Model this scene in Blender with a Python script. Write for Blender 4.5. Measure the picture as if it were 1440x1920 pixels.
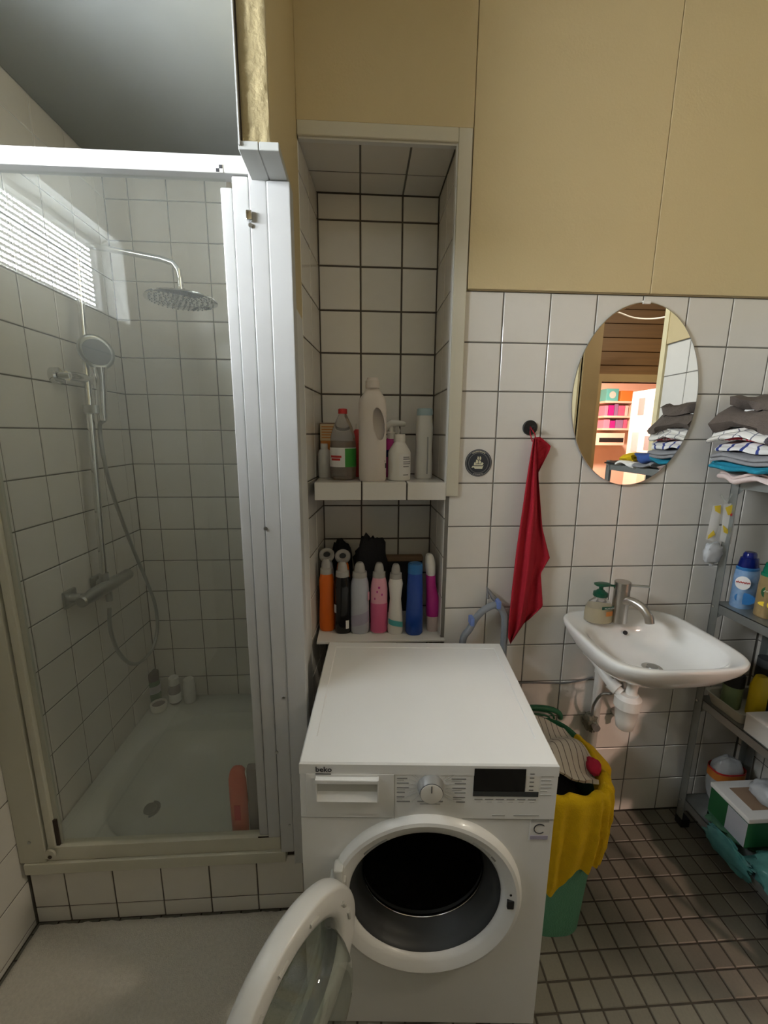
import bpy, bmesh, math, random
from mathutils import Vector, Matrix, noise
random.seed(7)
R = math.radians
PI = math.pi
sc = bpy.context.scene
for o in list(bpy.data.objects): bpy.data.objects.remove(o)
col = sc.collection

# ------------------------------------------------------------------ camera
FPX = 766.8
CAM = Vector((-0.306, -1.393, 1.55))
_yaw, _pit, _rol = R(3.315), R(10.896), R(0.391)
_fw = Vector((math.sin(_yaw)*math.cos(_pit), math.cos(_yaw)*math.cos(_pit), -math.sin(_pit)))
_r = Vector((math.cos(_yaw), -math.sin(_yaw), 0)); _u = _r.cross(_fw)
_r2 = _r*math.cos(_rol) + _u*math.sin(_rol); _u2 = _u*math.cos(_rol) - _r*math.sin(_rol)
cd = bpy.data.cameras.new('camera'); cam = bpy.data.objects.new('camera', cd); col.objects.link(cam)
cd.sensor_fit = 'VERTICAL'; cd.sensor_height = 36; cd.lens = FPX/1920*36; cd.clip_start = 0.02
m = Matrix((_r2, _u2, -_fw)).transposed().to_4x4(); m.translation = CAM
cam.matrix_world = m
sc.camera = cam
def ray(x, y): return _fw + _r2*((x-720)/FPX) + _u2*((960-y)/FPX)
def on(ax, v, x, y):                      # photo pixel -> point on the plane axis ax = v
    d = ray(x, y); return CAM + d*((v-CAM[ax])/d[ax])
def S(p): return (Vector(p)-CAM).dot(_fw)/FPX     # metres per pixel at p

# ------------------------------------------------------------------ light
w = bpy.data.worlds.new('world'); sc.world = w; w.use_nodes = True
w.node_tree.nodes['Background'].inputs[0].default_value = (0.85, 0.92, 1.0, 1)
w.node_tree.nodes['Background'].inputs[1].default_value = 1.0
WINDOW_STRENGTH = 142.0
KITCHEN_WATTS = 78.0
ADDED_HALL_WATTS = 16.0  # power of the extra hall lamp, out of view
sc.view_settings.view_transform = 'Standard'; sc.view_settings.look = 'None'
sc.view_settings.gamma = 1.0; sc.view_settings.use_curve_mapping = False
sc.view_settings.exposure = 0.76

# ------------------------------------------------------------------ materials
MATS = {}
def mat(name, c, rough=0.5, metal=0.0, var=0.06, vscale=8.0, bump=0.0, bscale=60.0, trans=0.0, ior=1.45, coat=0.0, c2=None, spec=None, alpha=1.0, rnd=0.0, detail=3.0):
    if name in MATS: return MATS[name]
    m = bpy.data.materials.new(name); m.use_nodes = True; nt = m.node_tree; n = nt.nodes; L = nt.links
    b = n['Principled BSDF']
    tc = n.new('ShaderNodeTexCoord')
    no = n.new('ShaderNodeTexNoise'); no.inputs['Scale'].default_value = vscale; no.inputs['Detail'].default_value = detail
    L.new(tc.outputs['Object'], no.inputs['Vector'])
    mx = n.new('ShaderNodeMix'); mx.data_type = 'RGBA'
    c = tuple(c)
    ca = tuple(max(0, v*(1-var)) for v in c) if c2 is None else c
    cb = tuple(min(1, v*(1+var)) for v in c) if c2 is None else tuple(c2)
    mx.inputs['A'].default_value = (*ca, 1); mx.inputs['B'].default_value = (*cb, 1)
    L.new(no.outputs['Fac'], mx.inputs['Factor'])
    out = mx.outputs['Result']
    if rnd:
        oi = n.new('ShaderNodeObjectInfo'); hs = n.new('ShaderNodeHueSaturation')
        mr = n.new('ShaderNodeMapRange'); mr.inputs['To Min'].default_value = 1-rnd; mr.inputs['To Max'].default_value = 1+rnd
        L.new(oi.outputs['Random'], mr.inputs['Value']); L.new(mr.outputs['Result'], hs.inputs['Value'])
        L.new(out, hs.inputs['Color']); out = hs.outputs['Color']
    L.new(out, b.inputs['Base Color'])
    b.inputs['Roughness'].default_value = rough; b.inputs['Metallic'].default_value = metal
    b.inputs['Transmission Weight'].default_value = trans; b.inputs['IOR'].default_value = ior
    b.inputs['Coat Weight'].default_value = coat; b.inputs['Alpha'].default_value = alpha
    if spec is not None: b.inputs['Specular IOR Level'].default_value = spec
    if bump:
        bn = n.new('ShaderNodeTexNoise'); bn.inputs['Scale'].default_value = bscale; bn.inputs['Detail'].default_value = 4
        L.new(tc.outputs['Object'], bn.inputs['Vector'])
        bp = n.new('ShaderNodeBump'); bp.inputs['Strength'].default_value = bump; bp.inputs['Distance'].default_value = 0.004
        L.new(bn.outputs['Fac'], bp.inputs['Height']); L.new(bp.outputs['Normal'], b.inputs['Normal'])
    MATS[name] = m
    return m
def emit(name, c, s):
    m = bpy.data.materials.new(name); m.use_nodes = True; n = m.node_tree.nodes; L = m.node_tree.links
    n.remove(n['Principled BSDF']); e = n.new('ShaderNodeEmission'); e.inputs[0].default_value = (*c, 1); e.inputs[1].default_value = s
    L.new(e.outputs[0], n['Material Output'].inputs[0]); MATS[name] = m; return m
def thin_glass(name, tint=(1, 1, 1), ior=1.5, rough=0.0, haze=0.0):
    m = bpy.data.materials.new(name); m.use_nodes = True; n = m.node_tree.nodes; L = m.node_tree.links
    n.remove(n['Principled BSDF'])
    t = n.new('ShaderNodeBsdfTransparent'); t.inputs[0].default_value = (*tint, 1)
    g = n.new('ShaderNodeBsdfGlossy'); g.inputs['Roughness'].default_value = rough; g.inputs[0].default_value = (1, 1, 1, 1)
    lw = n.new('ShaderNodeLayerWeight'); lw.inputs[0].default_value = 0.5      # Schlick reflectance, the same from both sides of the sheet
    pw = n.new('ShaderNodeMath'); pw.operation = 'POWER'; pw.inputs[1].default_value = 5.0; L.new(lw.outputs['Facing'], pw.inputs[0])
    f = n.new('ShaderNodeMapRange'); f.inputs['To Min'].default_value = ((ior-1)/(ior+1))**2; f.inputs['To Max'].default_value = 1.0; L.new(pw.outputs[0], f.inputs['Value'])
    mx = n.new('ShaderNodeMixShader'); L.new(f.outputs[0], mx.inputs[0]); L.new(t.outputs[0], mx.inputs[1]); L.new(g.outputs[0], mx.inputs[2])
    o = mx
    if haze:
        d = n.new('ShaderNodeBsdfDiffuse'); d.inputs[0].default_value = (0.75, 0.78, 0.74, 1)
        nz = n.new('ShaderNodeTexNoise'); nz.inputs['Scale'].default_value = 3.0
        mu = n.new('ShaderNodeMath'); mu.operation = 'MULTIPLY'; mu.inputs[1].default_value = haze*2
        L.new(nz.outputs['Fac'], mu.inputs[0])
        m2 = n.new('ShaderNodeMixShader'); L.new(mu.outputs[0], m2.inputs[0]); L.new(mx.outputs[0], m2.inputs[1]); L.new(d.outputs[0], m2.inputs[2]); o = m2
    L.new(o.outputs[0], n['Material Output'].inputs[0]); MATS[name] = m; return m
def stripes(name, base, line, sx=40.0, sy=40.0, wdt=0.08, rough=0.9, axis=('X', 'Y')):
    m = bpy.data.materials.new(name); m.use_nodes = True; nt = m.node_tree; n = nt.nodes; L = nt.links
    b = n['Principled BSDF']; b.inputs['Roughness'].default_value = rough
    tc = n.new('ShaderNodeTexCoord'); sp = n.new('ShaderNodeSeparateXYZ'); L.new(tc.outputs['Object'], sp.inputs[0])
    outs = []
    for ax, s in ((axis[0], sx), (axis[1], sy)):
        if not s: continue
        mu = n.new('ShaderNodeMath'); mu.operation = 'MULTIPLY'; mu.inputs[1].default_value = s; L.new(sp.outputs[ax], mu.inputs[0])
        fr = n.new('ShaderNodeMath'); fr.operation = 'FRACT'; L.new(mu.outputs[0], fr.inputs[0])
        lt = n.new('ShaderNodeMath'); lt.operation = 'LESS_THAN'; lt.inputs[1].default_value = wdt; L.new(fr.outputs[0], lt.inputs[0]); outs.append(lt)
    o = outs[0]
    if len(outs) > 1:
        o = n.new('ShaderNodeMath'); o.operation = 'MAXIMUM'; L.new(outs[0].outputs[0], o.inputs[0]); L.new(outs[1].outputs[0], o.inputs[1])
    mx = n.new('ShaderNodeMix'); mx.data_type = 'RGBA'; mx.inputs['A'].default_value = (*base, 1); mx.inputs['B'].default_value = (*line, 1)
    L.new(o.outputs[0], mx.inputs['Factor']); L.new(mx.outputs['Result'], b.inputs['Base Color'])
    MATS[name] = m; return m
def M(n): return MATS[n]
mat('rib_grey', (0.6, 0.62, 0.63), 0.3)
mat('tile', (0.74, 0.71, 0.655), 0.16, var=0.03, vscale=3, rnd=0.02, bump=0.03, bscale=9)
mat('grout', (0.10, 0.085, 0.07), 0.9, var=0.35, vscale=25)
mat('grout_light', (0.17, 0.16, 0.14), 0.9, var=0.35, vscale=25)
mat('rear_paint', (0.40, 0.39, 0.36), 0.6)
mat('beige', (0.61, 0.492, 0.275), 0.55, var=0.05, vscale=2.5, bump=0.12, bscale=160)
mat('beige_dark', (0.34, 0.27, 0.15), 0.8)
mat('plaster', (0.50, 0.41, 0.23), 0.85, var=0.1, vscale=30, bump=1.0, bscale=70)
mat('white_paint', (0.72, 0.72, 0.70), 0.6, var=0.03)
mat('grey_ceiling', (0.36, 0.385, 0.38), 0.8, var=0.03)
mat('floor_tile', (0.185, 0.175, 0.142), 0.45, var=0.14, vscale=9, rnd=0.12, bump=0.12, bscale=200)
mat('floor_grout', (0.06, 0.052, 0.04), 0.95, var=0.4, vscale=30)
mat('mat_cloth', (0.68, 0.64, 0.56), 0.98, var=0.16, vscale=120, bump=1.0, bscale=330, detail=6)
mat('frame_white', (0.50, 0.50, 0.495), 0.32, var=0.025, vscale=4)
mat('frame_cream', (0.58, 0.56, 0.46), 0.4, var=0.06, vscale=6)
mat('seal', (0.45, 0.45, 0.38), 0.4)
mat('grime', (0.05, 0.035, 0.025), 0.9, var=0.5)
mat('trim_grey', (0.62, 0.58, 0.46), 0.5, var=0.05, vscale=5)
mat('clad', (0.50, 0.51, 0.49), 0.35, var=0.04)
mat('chrome', (0.72, 0.72, 0.71), 0.14, 1.0, var=0.03)
mat('chrome_dull', (0.46, 0.47, 0.46), 0.28, 1.0, var=0.05)
mat('steel', (0.50, 0.47, 0.43), 0.3, 1.0, var=0.05, vscale=40)
mat('tray', (0.70, 0.71, 0.65), 0.22, var=0.03)
mat('ceramic', (0.82, 0.81, 0.78), 0.08, var=0.015, coat=0.4)
mat('black', (0.012, 0.012, 0.013), 0.5)
mat('black_gloss', (0.008, 0.008, 0.009), 0.08)
mat('dark_cloth', (0.012, 0.012, 0.014), 0.95, bump=0.5, bscale=120)
mat('machine', (0.80, 0.80, 0.785), 0.3, var=0.012, coat=0.2)
mat('machine_grey', (0.60, 0.60, 0.57), 0.35, var=0.02)
mat('print_grey', (0.25, 0.25, 0.25), 0.6)
mat('print_light', (0.42, 0.42, 0.41), 0.6)
mat('print_black', (0.03, 0.03, 0.035), 0.5)
mat('knob_grey', (0.26, 0.26, 0.255), 0.4)
mat('gasket', (0.042, 0.045, 0.048), 0.5, var=0.1)
mat('drum', (0.035, 0.034, 0.032), 0.45, 0.6)
mat('drum_hole', (0.004, 0.004, 0.004), 0.6)
mat('red_towel', (0.42, 0.012, 0.028), 0.95, var=0.14, vscale=60, bump=0.7, bscale=420)
mat('galv', (0.33, 0.35, 0.34), 0.42, 0.75, var=0.12, vscale=30)
mat('plastic_white', (0.78, 0.76, 0.71), 0.35, var=0.02)
mat('plastic_offwhite', (0.70, 0.63, 0.57), 0.4, var=0.02)
mat('paper_white', (0.78, 0.77, 0.75), 0.6)
mat('green_cap', (0.004, 0.07, 0.035), 0.3)
mat('green_print', (0.05, 0.30, 0.05), 0.5, var=0.15, vscale=30)
mat('red_print', (0.55, 0.03, 0.03), 0.5)
mat('teal_print', (0.10, 0.45, 0.45), 0.5)
mat('yellow_print', (0.85, 0.62, 0.05), 0.5)
mat('orange', (0.72, 0.14, 0.008), 0.35, var=0.08)
mat('orange_box', (0.62, 0.22, 0.04), 0.55)
mat('cream_box', (0.72, 0.55, 0.32), 0.55)
mat('pink', (0.72, 0.16, 0.30), 0.35, c2=(0.62, 0.10, 0.22))
mat('pink_light', (0.78, 0.38, 0.46), 0.35)
mat('magenta', (0.50, 0.02, 0.24), 0.35)
mat('blue', (0.012, 0.06, 0.32), 0.28)
mat('blue_cap', (0.03, 0.16, 0.40), 0.3)
mat('navy', (0.006, 0.012, 0.12), 0.15)
mat('silver', (0.46, 0.48, 0.53), 0.35, 0.2, var=0.08, vscale=20)
mat('lilac', (0.38, 0.35, 0.45), 0.4)
mat('purple', (0.28, 0.17, 0.33), 0.35)
mat('coral', (0.66, 0.13, 0.07), 0.35, var=0.06)
mat('grey_bottle', (0.25, 0.22, 0.22), 0.4)
mat('clear_cap', (0.62, 0.60, 0.56), 0.2, trans=0.35)
mat('jar_glass', (0.65, 0.64, 0.60), 0.15, trans=0.3)
mat('vinegar', (0.50, 0.36, 0.22), 0.08, trans=0.8, ior=1.2)
mat('clear_pet', (0.86, 0.84, 0.82), 0.06, trans=0.85, ior=1.15)
mat('soap_gel', (0.78, 0.66, 0.36), 0.15, trans=0.15)
mat('hose_grey', (0.24, 0.26, 0.29), 0.5)
mat('clip_blue', (0.16, 0.24, 0.55), 0.4)
mat('basket', (0.10, 0.30, 0.19), 0.5, var=0.1, vscale=40, bump=0.6, bscale=180)
mat('basket_dark', (0.02, 0.13, 0.06), 0.5)
mat('yellow_cloth', (0.72, 0.47, 0.004), 0.95, var=0.08, vscale=40, bump=0.6, bscale=260)
mat('grey_towel', (0.12, 0.095, 0.08), 0.98, var=0.2, vscale=50, bump=0.8, bscale=300)
mat('midgrey_cloth', (0.25, 0.25, 0.26), 0.95, bump=0.4, bscale=200)
mat('teal_cloth', (0.02, 0.30, 0.36), 0.95, c2=(0.01, 0.16, 0.30), vscale=14, bump=0.4, bscale=200)
mat('pale_pink_cloth', (0.72, 0.58, 0.54), 0.95, bump=0.4, bscale=200)
mat('white_cloth', (0.76, 0.74, 0.70), 0.95, bump=0.4, bscale=200)
mat('crimson_cloth', (0.50, 0.02, 0.06), 0.95, bump=0.4, bscale=200)
mat('blue_cloth', (0.04, 0.09, 0.30), 0.95, bump=0.4, bscale=200)
mat('teal_plastic', (0.015, 0.10, 0.095), 0.12, c2=(0.09, 0.24, 0.22), vscale=18, bump=0.6, bscale=30)
mat('green_plastic', (0.01, 0.09, 0.04), 0.15, c2=(0.10, 0.19, 0.12), vscale=26, bump=0.5, bscale=30)
mat('white_plastic_bag', (0.52, 0.53, 0.54), 0.3, c2=(0.38, 0.40, 0.42), vscale=12, bump=0.5, bscale=35)
mat('tray_plastic', (0.55, 0.53, 0.44), 0.5)
mat('yellow', (0.62, 0.44, 0.01), 0.4)
mat('green_jar', (0.20, 0.27, 0.14), 0.35)
mat('dark_green', (0.01, 0.09, 0.03), 0.45)
mat('green_jar_cap', (0.005, 0.16, 0.08), 0.18)
mat('gold_beads', (0.34, 0.22, 0.09), 0.3, c2=(0.20, 0.15, 0.07), vscale=60, var=0.2)
mat('blue_beads', (0.10, 0.26, 0.50), 0.25, c2=(0.32, 0.42, 0.58), vscale=60)
mat('cardboard', (0.30, 0.20, 0.13), 0.8)
mat('wood', (0.16, 0.085, 0.03), 0.55, var=0.25, vscale=5, rnd=0.1)
mat('wood_light', (0.34, 0.24, 0.11), 0.55, var=0.15, vscale=6)
mat('jamb_cream', (0.78, 0.68, 0.42), 0.5, var=0.03)
mat('peach', (0.82, 0.62, 0.50), 0.7, var=0.04)
mat('pink_stuff', (0.72, 0.25, 0.38), 0.6)
mat('cable_grey', (0.16, 0.16, 0.16), 0.5)
mat('cable_white', (0.85, 0.85, 0.83), 0.5)
mat('sticker_navy', (0.035, 0.04, 0.05), 0.45)
mat('sticker_cream', (0.68, 0.66, 0.48), 0.5)
mat('bucket_dark', (0.03, 0.028, 0.03), 0.5)
mat('lime_scale', (0.20, 0.19, 0.14), 0.8, var=0.5, vscale=60, bump=1.0, bscale=90)
stripes('tea_check', (0.72, 0.70, 0.64), (0.10, 0.10, 0.11), 34, 34, 0.10)
stripes('tea_stripe_blue', (0.70, 0.69, 0.66), (0.03, 0.05, 0.22), 0, 22, 0.22)
stripes('tea_check_fine', (0.74, 0.71, 0.66), (0.16, 0.16, 0.20), 55, 20, 0.08)
stripes('red_check', (0.68, 0.60, 0.57), (0.45, 0.03, 0.05), 70, 70, 0.4)
stripes('stripe_shirt', (0.62, 0.57, 0.48), (0.12, 0.10, 0.08), 42, 0, 0.12)
thin_glass('door_glass', (0.975, 0.985, 0.97), haze=0.05)
thin_glass('lens_glass', (0.82, 0.85, 0.82), 1.6)
thin_glass('bag_clear', (0.93, 0.93, 0.90), 1.4, 0.1, haze=0.12)
mm = mat('mirror', (0.90, 0.91, 0.90), 0.0, 1.0, var=0.0)
emit('daylight_pane', (0.90, 0.96, 1.0), WINDOW_STRENGTH)
emit('lamp_warm', (1.0, 0.62, 0.45), 12.0)
emit('added_hall_lamp', (1.0, 0.85, 0.65), 6.0)  # glow of the extra lamp put into the hall

# ------------------------------------------------------------------ mesh helpers
class MB:
    def __init__(s): s.v = []; s.f = []; s.m = []; s.mats = []; s.bev = False
    def mi(s, name):
        if name not in s.mats: s.mats.append(name)
        return s.mats.index(name)
    def add(s, v, f, mt):
        o = len(s.v); s.v += [Vector(p) for p in v]; s.f += [tuple(i+o for i in q) for q in f]; s.m += [s.mi(mt)]*len(f); return s
    def box(s, x0, x1, y0, y1, z0, z1, mt, bev=0.0, seg=2):
        if bev:
            s.bev = True; bm = bmesh.new(); bmesh.ops.create_cube(bm, size=1)
            for v in bm.verts: v.co = Vector(((x0+x1)/2+v.co.x*(x1-x0), (y0+y1)/2+v.co.y*(y1-y0), (z0+z1)/2+v.co.z*(z1-z0)))
            bmesh.ops.bevel(bm, geom=bm.edges[:], offset=bev, segments=seg, profile=0.5, affect='EDGES')
            bm.verts.index_update()
            s.add([v.co.copy() for v in bm.verts], [[v.index for v in f.verts] for f in bm.faces], mt); bm.free(); return s
        return s.add([(x, y, z) for x in (x0, x1) for y in (y0, y1) for z in (z0, z1)],
                     [(0, 1, 3, 2), (4, 6, 7, 5), (0, 4, 5, 1), (2, 3, 7, 6), (0, 2, 6, 4), (1, 5, 7, 3)], mt)
    def loft(s, rings, mt, cap0=True, cap1=True, close=True):
        n = len(rings[0]); v = [p for r in rings for p in r]; f = []
        for k in range(len(rings)-1):
            for i in range(n if close else n-1):
                j = (i+1) % n; f.append((k*n+i, k*n+j, (k+1)*n+j, (k+1)*n+i))
        if cap0: f.append(tuple(range(n-1, -1, -1)))
        if cap1: f.append(tuple((len(rings)-1)*n+i for i in range(n)))
        return s.add(v, f, mt)
    def tube(s, pts, r, mt, segs=10, caps=True):
        pts = [Vector(p) for p in pts]; rs = r if isinstance(r, (list, tuple)) else [r]*len(pts)
        rings = []; up = None
        for i, p in enumerate(pts):
            t = (pts[min(i+1, len(pts)-1)]-pts[max(i-1, 0)]).normalized()
            if up is None:
                up = Vector((0, 0, 1)) if abs(t.z) < .9 else Vector((1, 0, 0))
            a = t.cross(up).normalized(); b = a.cross(t).normalized(); up = b
            rings.append([p+(a*math.cos(2*PI*k/segs)+b*math.sin(2*PI*k/segs))*rs[i] for k in range(segs)])
        return s.loft(rings, mt, caps, caps)
    def disc(s, c, n, r, mt, segs=32, th=0.002, r0=0.0):
        c = Vector(c); n = Vector(n).normalized(); a = n.orthogonal().normalized(); b = n.cross(a)
        rg = lambda rr, h: [c+n*h+(a*math.cos(2*PI*k/segs)+b*math.sin(2*PI*k/segs))*rr for k in range(segs)]
        if r0: return s.loft([rg(r0, 0), rg(r, 0), rg(r, th), rg(r0, th), rg(r0, 0)], mt, False, False)
        return s.loft([rg(r, 0), rg(r, th)], mt)
    def poly(s, pts, nrm, th, mt):
        pts = [Vector(p) for p in pts]; n = Vector(nrm)*th; k = len(pts)
        f = [tuple(range(k)), tuple(range(2*k-1, k-1, -1))]+[(i, i+k, (i+1) % k+k, (i+1) % k) for i in range(k)]
        return s.add(pts+[p+n for p in pts], f, mt)
    def xf(s, mtx): s.v = [mtx @ p for p in s.v]; return s
    def sub(s, n=1):      # subdivide for cloth
        return s
def ell(cx, cy, z, rx, ry, n=2.0, segs=28, rot=0.0):
    out = []
    for k in range(segs):
        t = 2*PI*k/segs; c, q = math.cos(t), math.sin(t)
        x = rx*math.copysign(abs(c)**(2/n), c); y = ry*math.copysign(abs(q)**(2/n), q)
        if rot: x, y = x*math.cos(rot)-y*math.sin(rot), x*math.sin(rot)+y*math.cos(rot)
        out.append(Vector((cx+x, cy+y, z)))
    return out
def root_of(o):
    while o.parent: o = o.parent
    return o
def build(name, mb, parent=None, w=True, smooth=35, bot=None):
    # w: vertices are in world metres; parent empties are unrotated unless w=False
    v = [Vector(p) for p in mb.v]; loc = Vector((0, 0, 0))
    if parent is None and w:
        xs = [p.x for p in v]; ys = [p.y for p in v]; zs = [p.z for p in v]
        loc = Vector(((min(xs)+max(xs))/2, (min(ys)+max(ys))/2, min(zs)))
        if bot == 'origin': loc = Vector((0, 0, 0))
    elif parent is not None and w:
        q = parent
        while q: loc = loc+q.location; q = q.parent
    me = bpy.data.meshes.new(name); me.from_pydata([tuple(p-loc) for p in v], [], mb.f); 
    for n_ in mb.mats: me.materials.append(MATS[n_])
    me.polygons.foreach_set('material_index', mb.m)
    bm = bmesh.new(); bm.from_mesh(me); bmesh.ops.recalc_face_normals(bm, faces=bm.faces); bm.to_mesh(me); bm.free()
    if smooth:
        me.polygons.foreach_set('use_smooth', [True]*len(me.polygons)); me.set_sharp_from_angle(angle=R(smooth))
    o = bpy.data.objects.new(name, me); col.objects.link(o)
    if mb.bev and smooth:
        wn = o.modifiers.new('wn', 'WEIGHTED_NORMAL'); wn.keep_sharp = True
    if parent is None: o.location = loc
    else: o.parent = parent
    return o
def tag(o, label=None, cat=None, group=None, kind=None):
    if label: o['label'] = label
    if cat: o['category'] = cat
    if group: o['group'] = group
    if kind: o['kind'] = kind
    return o
def thing(name, loc, label, cat, group=None, rz=0):
    e = bpy.data.objects.new(name, None); col.objects.link(e); e.location = loc; e.rotation_euler = (0, 0, rz); e.empty_display_size = .05
    return tag(e, label, cat, group)
def struct(name, mb, label=None, parent=None, cat=None):
    o = build(name, mb, parent, bot='origin', smooth=30)
    if parent is None: tag(o, label, cat, kind='structure')
    return o
def lamp(name, kind, loc, rot, power, colr, parent=None, size=.3, sy=None):
    ld = bpy.data.lights.new(name, kind); ld.energy = power; ld.color = colr
    if kind == 'AREA':
        ld.size = size
        if sy: ld.shape = 'RECTANGLE'; ld.size_y = sy
    else: ld.shadow_soft_size = size
    o = bpy.data.objects.new(name, ld); col.objects.link(o); o.location = loc; o.rotation_euler = rot
    if parent:
        o.parent = parent; o.location = Vector(loc)-parent.location
    return o
def nz(p, s=1.0, k=0.0): return noise.noise(Vector(p)*s+Vector((k, k*1.7, k*.3)))
def text_mb(s, size, mt, origin, right, up, nrm, bold=0.0, th=0.0004, spacing=1.0):
    cu = bpy.data.curves.new('t', 'FONT'); cu.body = s; cu.size = size; cu.offset = bold; cu.space_character = spacing; cu.resolution_u = 2
    ob = bpy.data.objects.new('t', cu); col.objects.link(ob); bpy.context.view_layer.update()
    me = bpy.data.meshes.new_from_object(ob)
    mb = MB(); right = Vector(right); up = Vector(up); nrm = Vector(nrm); origin = Vector(origin)
    mb.add([origin+right*v.co.x+up*v.co.y+nrm*th for v in me.vertices], [tuple(p.vertices) for p in me.polygons], mt)
    bpy.data.objects.remove(ob); bpy.data.meshes.remove(me)
    return mb
# ------------------------------------------------------------------ tiles
def unit_tile(name, mt, c=0.012):
    me = bpy.data.meshes.new(name); a, b = .5, .5-c
    v = [(-a, -a, 0), (a, -a, 0), (a, a, 0), (-a, a, 0), (-a, -a, .75), (a, -a, .75), (a, a, .75), (-a, a, .75), (-b, -b, 1), (b, -b, 1), (b, b, 1), (-b, b, 1)]
    f = [(8, 9, 10, 11)]+[(i, (i+1) % 4, 4+(i+1) % 4, 4+i) for i in range(4)]+[(4+i, 4+(i+1) % 4, 8+(i+1) % 4, 8+i) for i in range(4)]
    me.from_pydata(v, [], f); me.materials.append(MATS[mt]); return me
TILE = unit_tile('tile', 'tile'); FTILE = unit_tile('floor_tile', 'floor_tile', 0.03)
PLANK = unit_tile('plank', 'wood', 0.01)
TH = 0.006
def tiles(parent, o, U, V, ul, vl, gap=0.0042, skip=None, mesh=TILE, name='tile', th=TH, jit=0.0006):
    U = Vector(U).normalized(); V = Vector(V).normalized(); N = U.cross(V); o = Vector(o)
    n = 0
    for a, b in zip(ul[:-1], ul[1:]):
        for c, d in zip(vl[:-1], vl[1:]):
            if b-a < gap*2 or d-c < gap*2: continue
            if skip and skip((a+b)/2, (c+d)/2, (a, b, c, d)): continue
            p = o+U*(a+b)/2+V*(c+d)/2-N*(th-random.uniform(-jit, jit))
            mt = Matrix((U*(b-a-gap), V*(d-c-gap), N*th)).transposed().to_4x4(); mt.translation = p
            t = bpy.data.objects.new(name, mesh); col.objects.link(t); t.parent = parent; t.matrix_basis = mt; n += 1
    return n
def lines(a, b, ref, step):
    k = math.ceil((a-ref)/step+1e-6); out = [a]
    while ref+k*step < b-1e-4:
        v = ref+k*step
        if v-out[-1] > .008: out.append(v)
        k += 1
    out.append(b); return out
GR = 0.0025          # grout lies this far behind the tile faces

# ------------------------------------------------------------------ the setting
XL, XR, YS, YR, ZC = -1.345, 1.243, 0.546, -2.0, 2.95
G = -0.295           # front plane of the shower
PX0, PX1 = -0.545, -0.4875     # partition
P = 0.155; PV = 0.1539
HX1 = 3.2; HY = -2.35
# floor
mb = MB().box(XL-.2, HX1, YR-.6, .6, -.12, -GR, 'floor_grout')
floor = struct('floor', mb, 'grey square mosaic tile floor with dark joints')
tiles(floor, (0, 0, 0), (1, 0, 0), (0, 1, 0), [.032+.064*k for k in range(0, 19)]+[XR], [-.0006-.0648*k for k in range(15, -1, -1)], gap=.0048, mesh=FTILE, th=.008, jit=.0008)
mb = MB()
for a in [XL+.064*k for k in range(0, 21)]:
    for b in [-.0006-.0648*k for k in range(5, 30)]: mb.box(a+.003, a+.061, b+.003, b+.062, -.008, -.0001, 'floor_tile')
for a in [.032+.064*k for k in range(0, 18)]:
    for b in [-.0006-.0648*k for k in range(16, 30)]: mb.box(a+.003, a+.061, b+.003, b+.062, -.008, -.0001, 'floor_tile')
tag(build('tile_field', mb, floor), kind='stuff')
# back wall with the niche opening
NX0, NX1, NY, NZ = -.459, -.013, .28, 2.40
mb = MB().box(NX1+GR, XR+.3, GR, .6, 0, ZC, 'grout_light').box(PX1, NX1+GR, GR, .6, NZ+GR, ZC, 'grout_light')
wall_back = struct('wall_back', mb, 'back wall of white square tiles below cream panels')
rows = [1.997-PV*j for j in range(12, -1, -1)]; rows = [0.0]+rows
tiles(wall_back, (0, 0, 0), (1, 0, 0), (0, 0, 1), [P*i for i in range(9)]+[XR], rows)
for i, (a, b) in enumerate(((PX1, .032), (.034, .632), (.634, XR))):
    z0 = 2.0 if a > 0 else 2.436
    o = build('panel', MB().box(a, b, -.010, .004, z0, ZC, 'beige', .0015, 1), wall_back)
mb = MB().box(.032, XR, -.004, .003, 1.997, 2.001, 'beige_dark'); build('panel_joint', mb, wall_back)
# niche interior
mb = MB().box(-.6, .2, NY+GR, .6, 0, 2.6, 'grout'); nb = struct('wall_niche_back', mb, 'white tiled back of the narrow wall niche')
cols = [NX0, -.303, -.148, NX1]
zr = [1.385, 1.5455, 1.699, 1.8525, 2.006, 2.1595, 2.313, NZ]
tiles(nb, (0, NY, 0), (1, 0, 0), (0, 0, 1), cols, zr, gap=.0065)
tiles(nb, (0, NY, 0), (1, 0, 0), (0, 0, 1), cols, [0.5, .655, .808, .96, 1.113, 1.255, 1.322], gap=.006)
lv = Vector((-.459+.4865, .28, 0)); ll = lv.length
mb = MB(); A0 = Vector((-.4865, 0, 0)); nn = Vector((lv.y, -lv.x, 0)).normalized()
q = [A0-nn*GR, A0+lv-nn*GR, A0+lv-nn*.08, A0-nn*.08]
mb.loft([[p+Vector((0, 0, 0)) for p in q], [p+Vector((0, 0, 2.4)) for p in q]], 'grout')
nl = struct('wall_niche_left', mb, 'white tiled left side of the wall niche')
zl = [0.35, .5, .655, .808, .96, 1.113, 1.255, 1.385, 1.5455, 1.699, 1.8525, 2.006, 2.1595, 2.313, NZ]
tiles(nl, A0, lv, (0, 0, 1), [0, .135, ll], zl, gap=.0048)
nr = tiles(wall_back, (NX1, .28, 0), (0, -1, 0), (0, 0, 1), [0, .145, .276], zl, gap=.0048)
tiles(wall_back, (NX0-.03, 0, NZ), (1, 0, 0), (0, -1, 0), [0, .186, .341, .476], [-.28, -.161, -.006], gap=.006)
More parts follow.
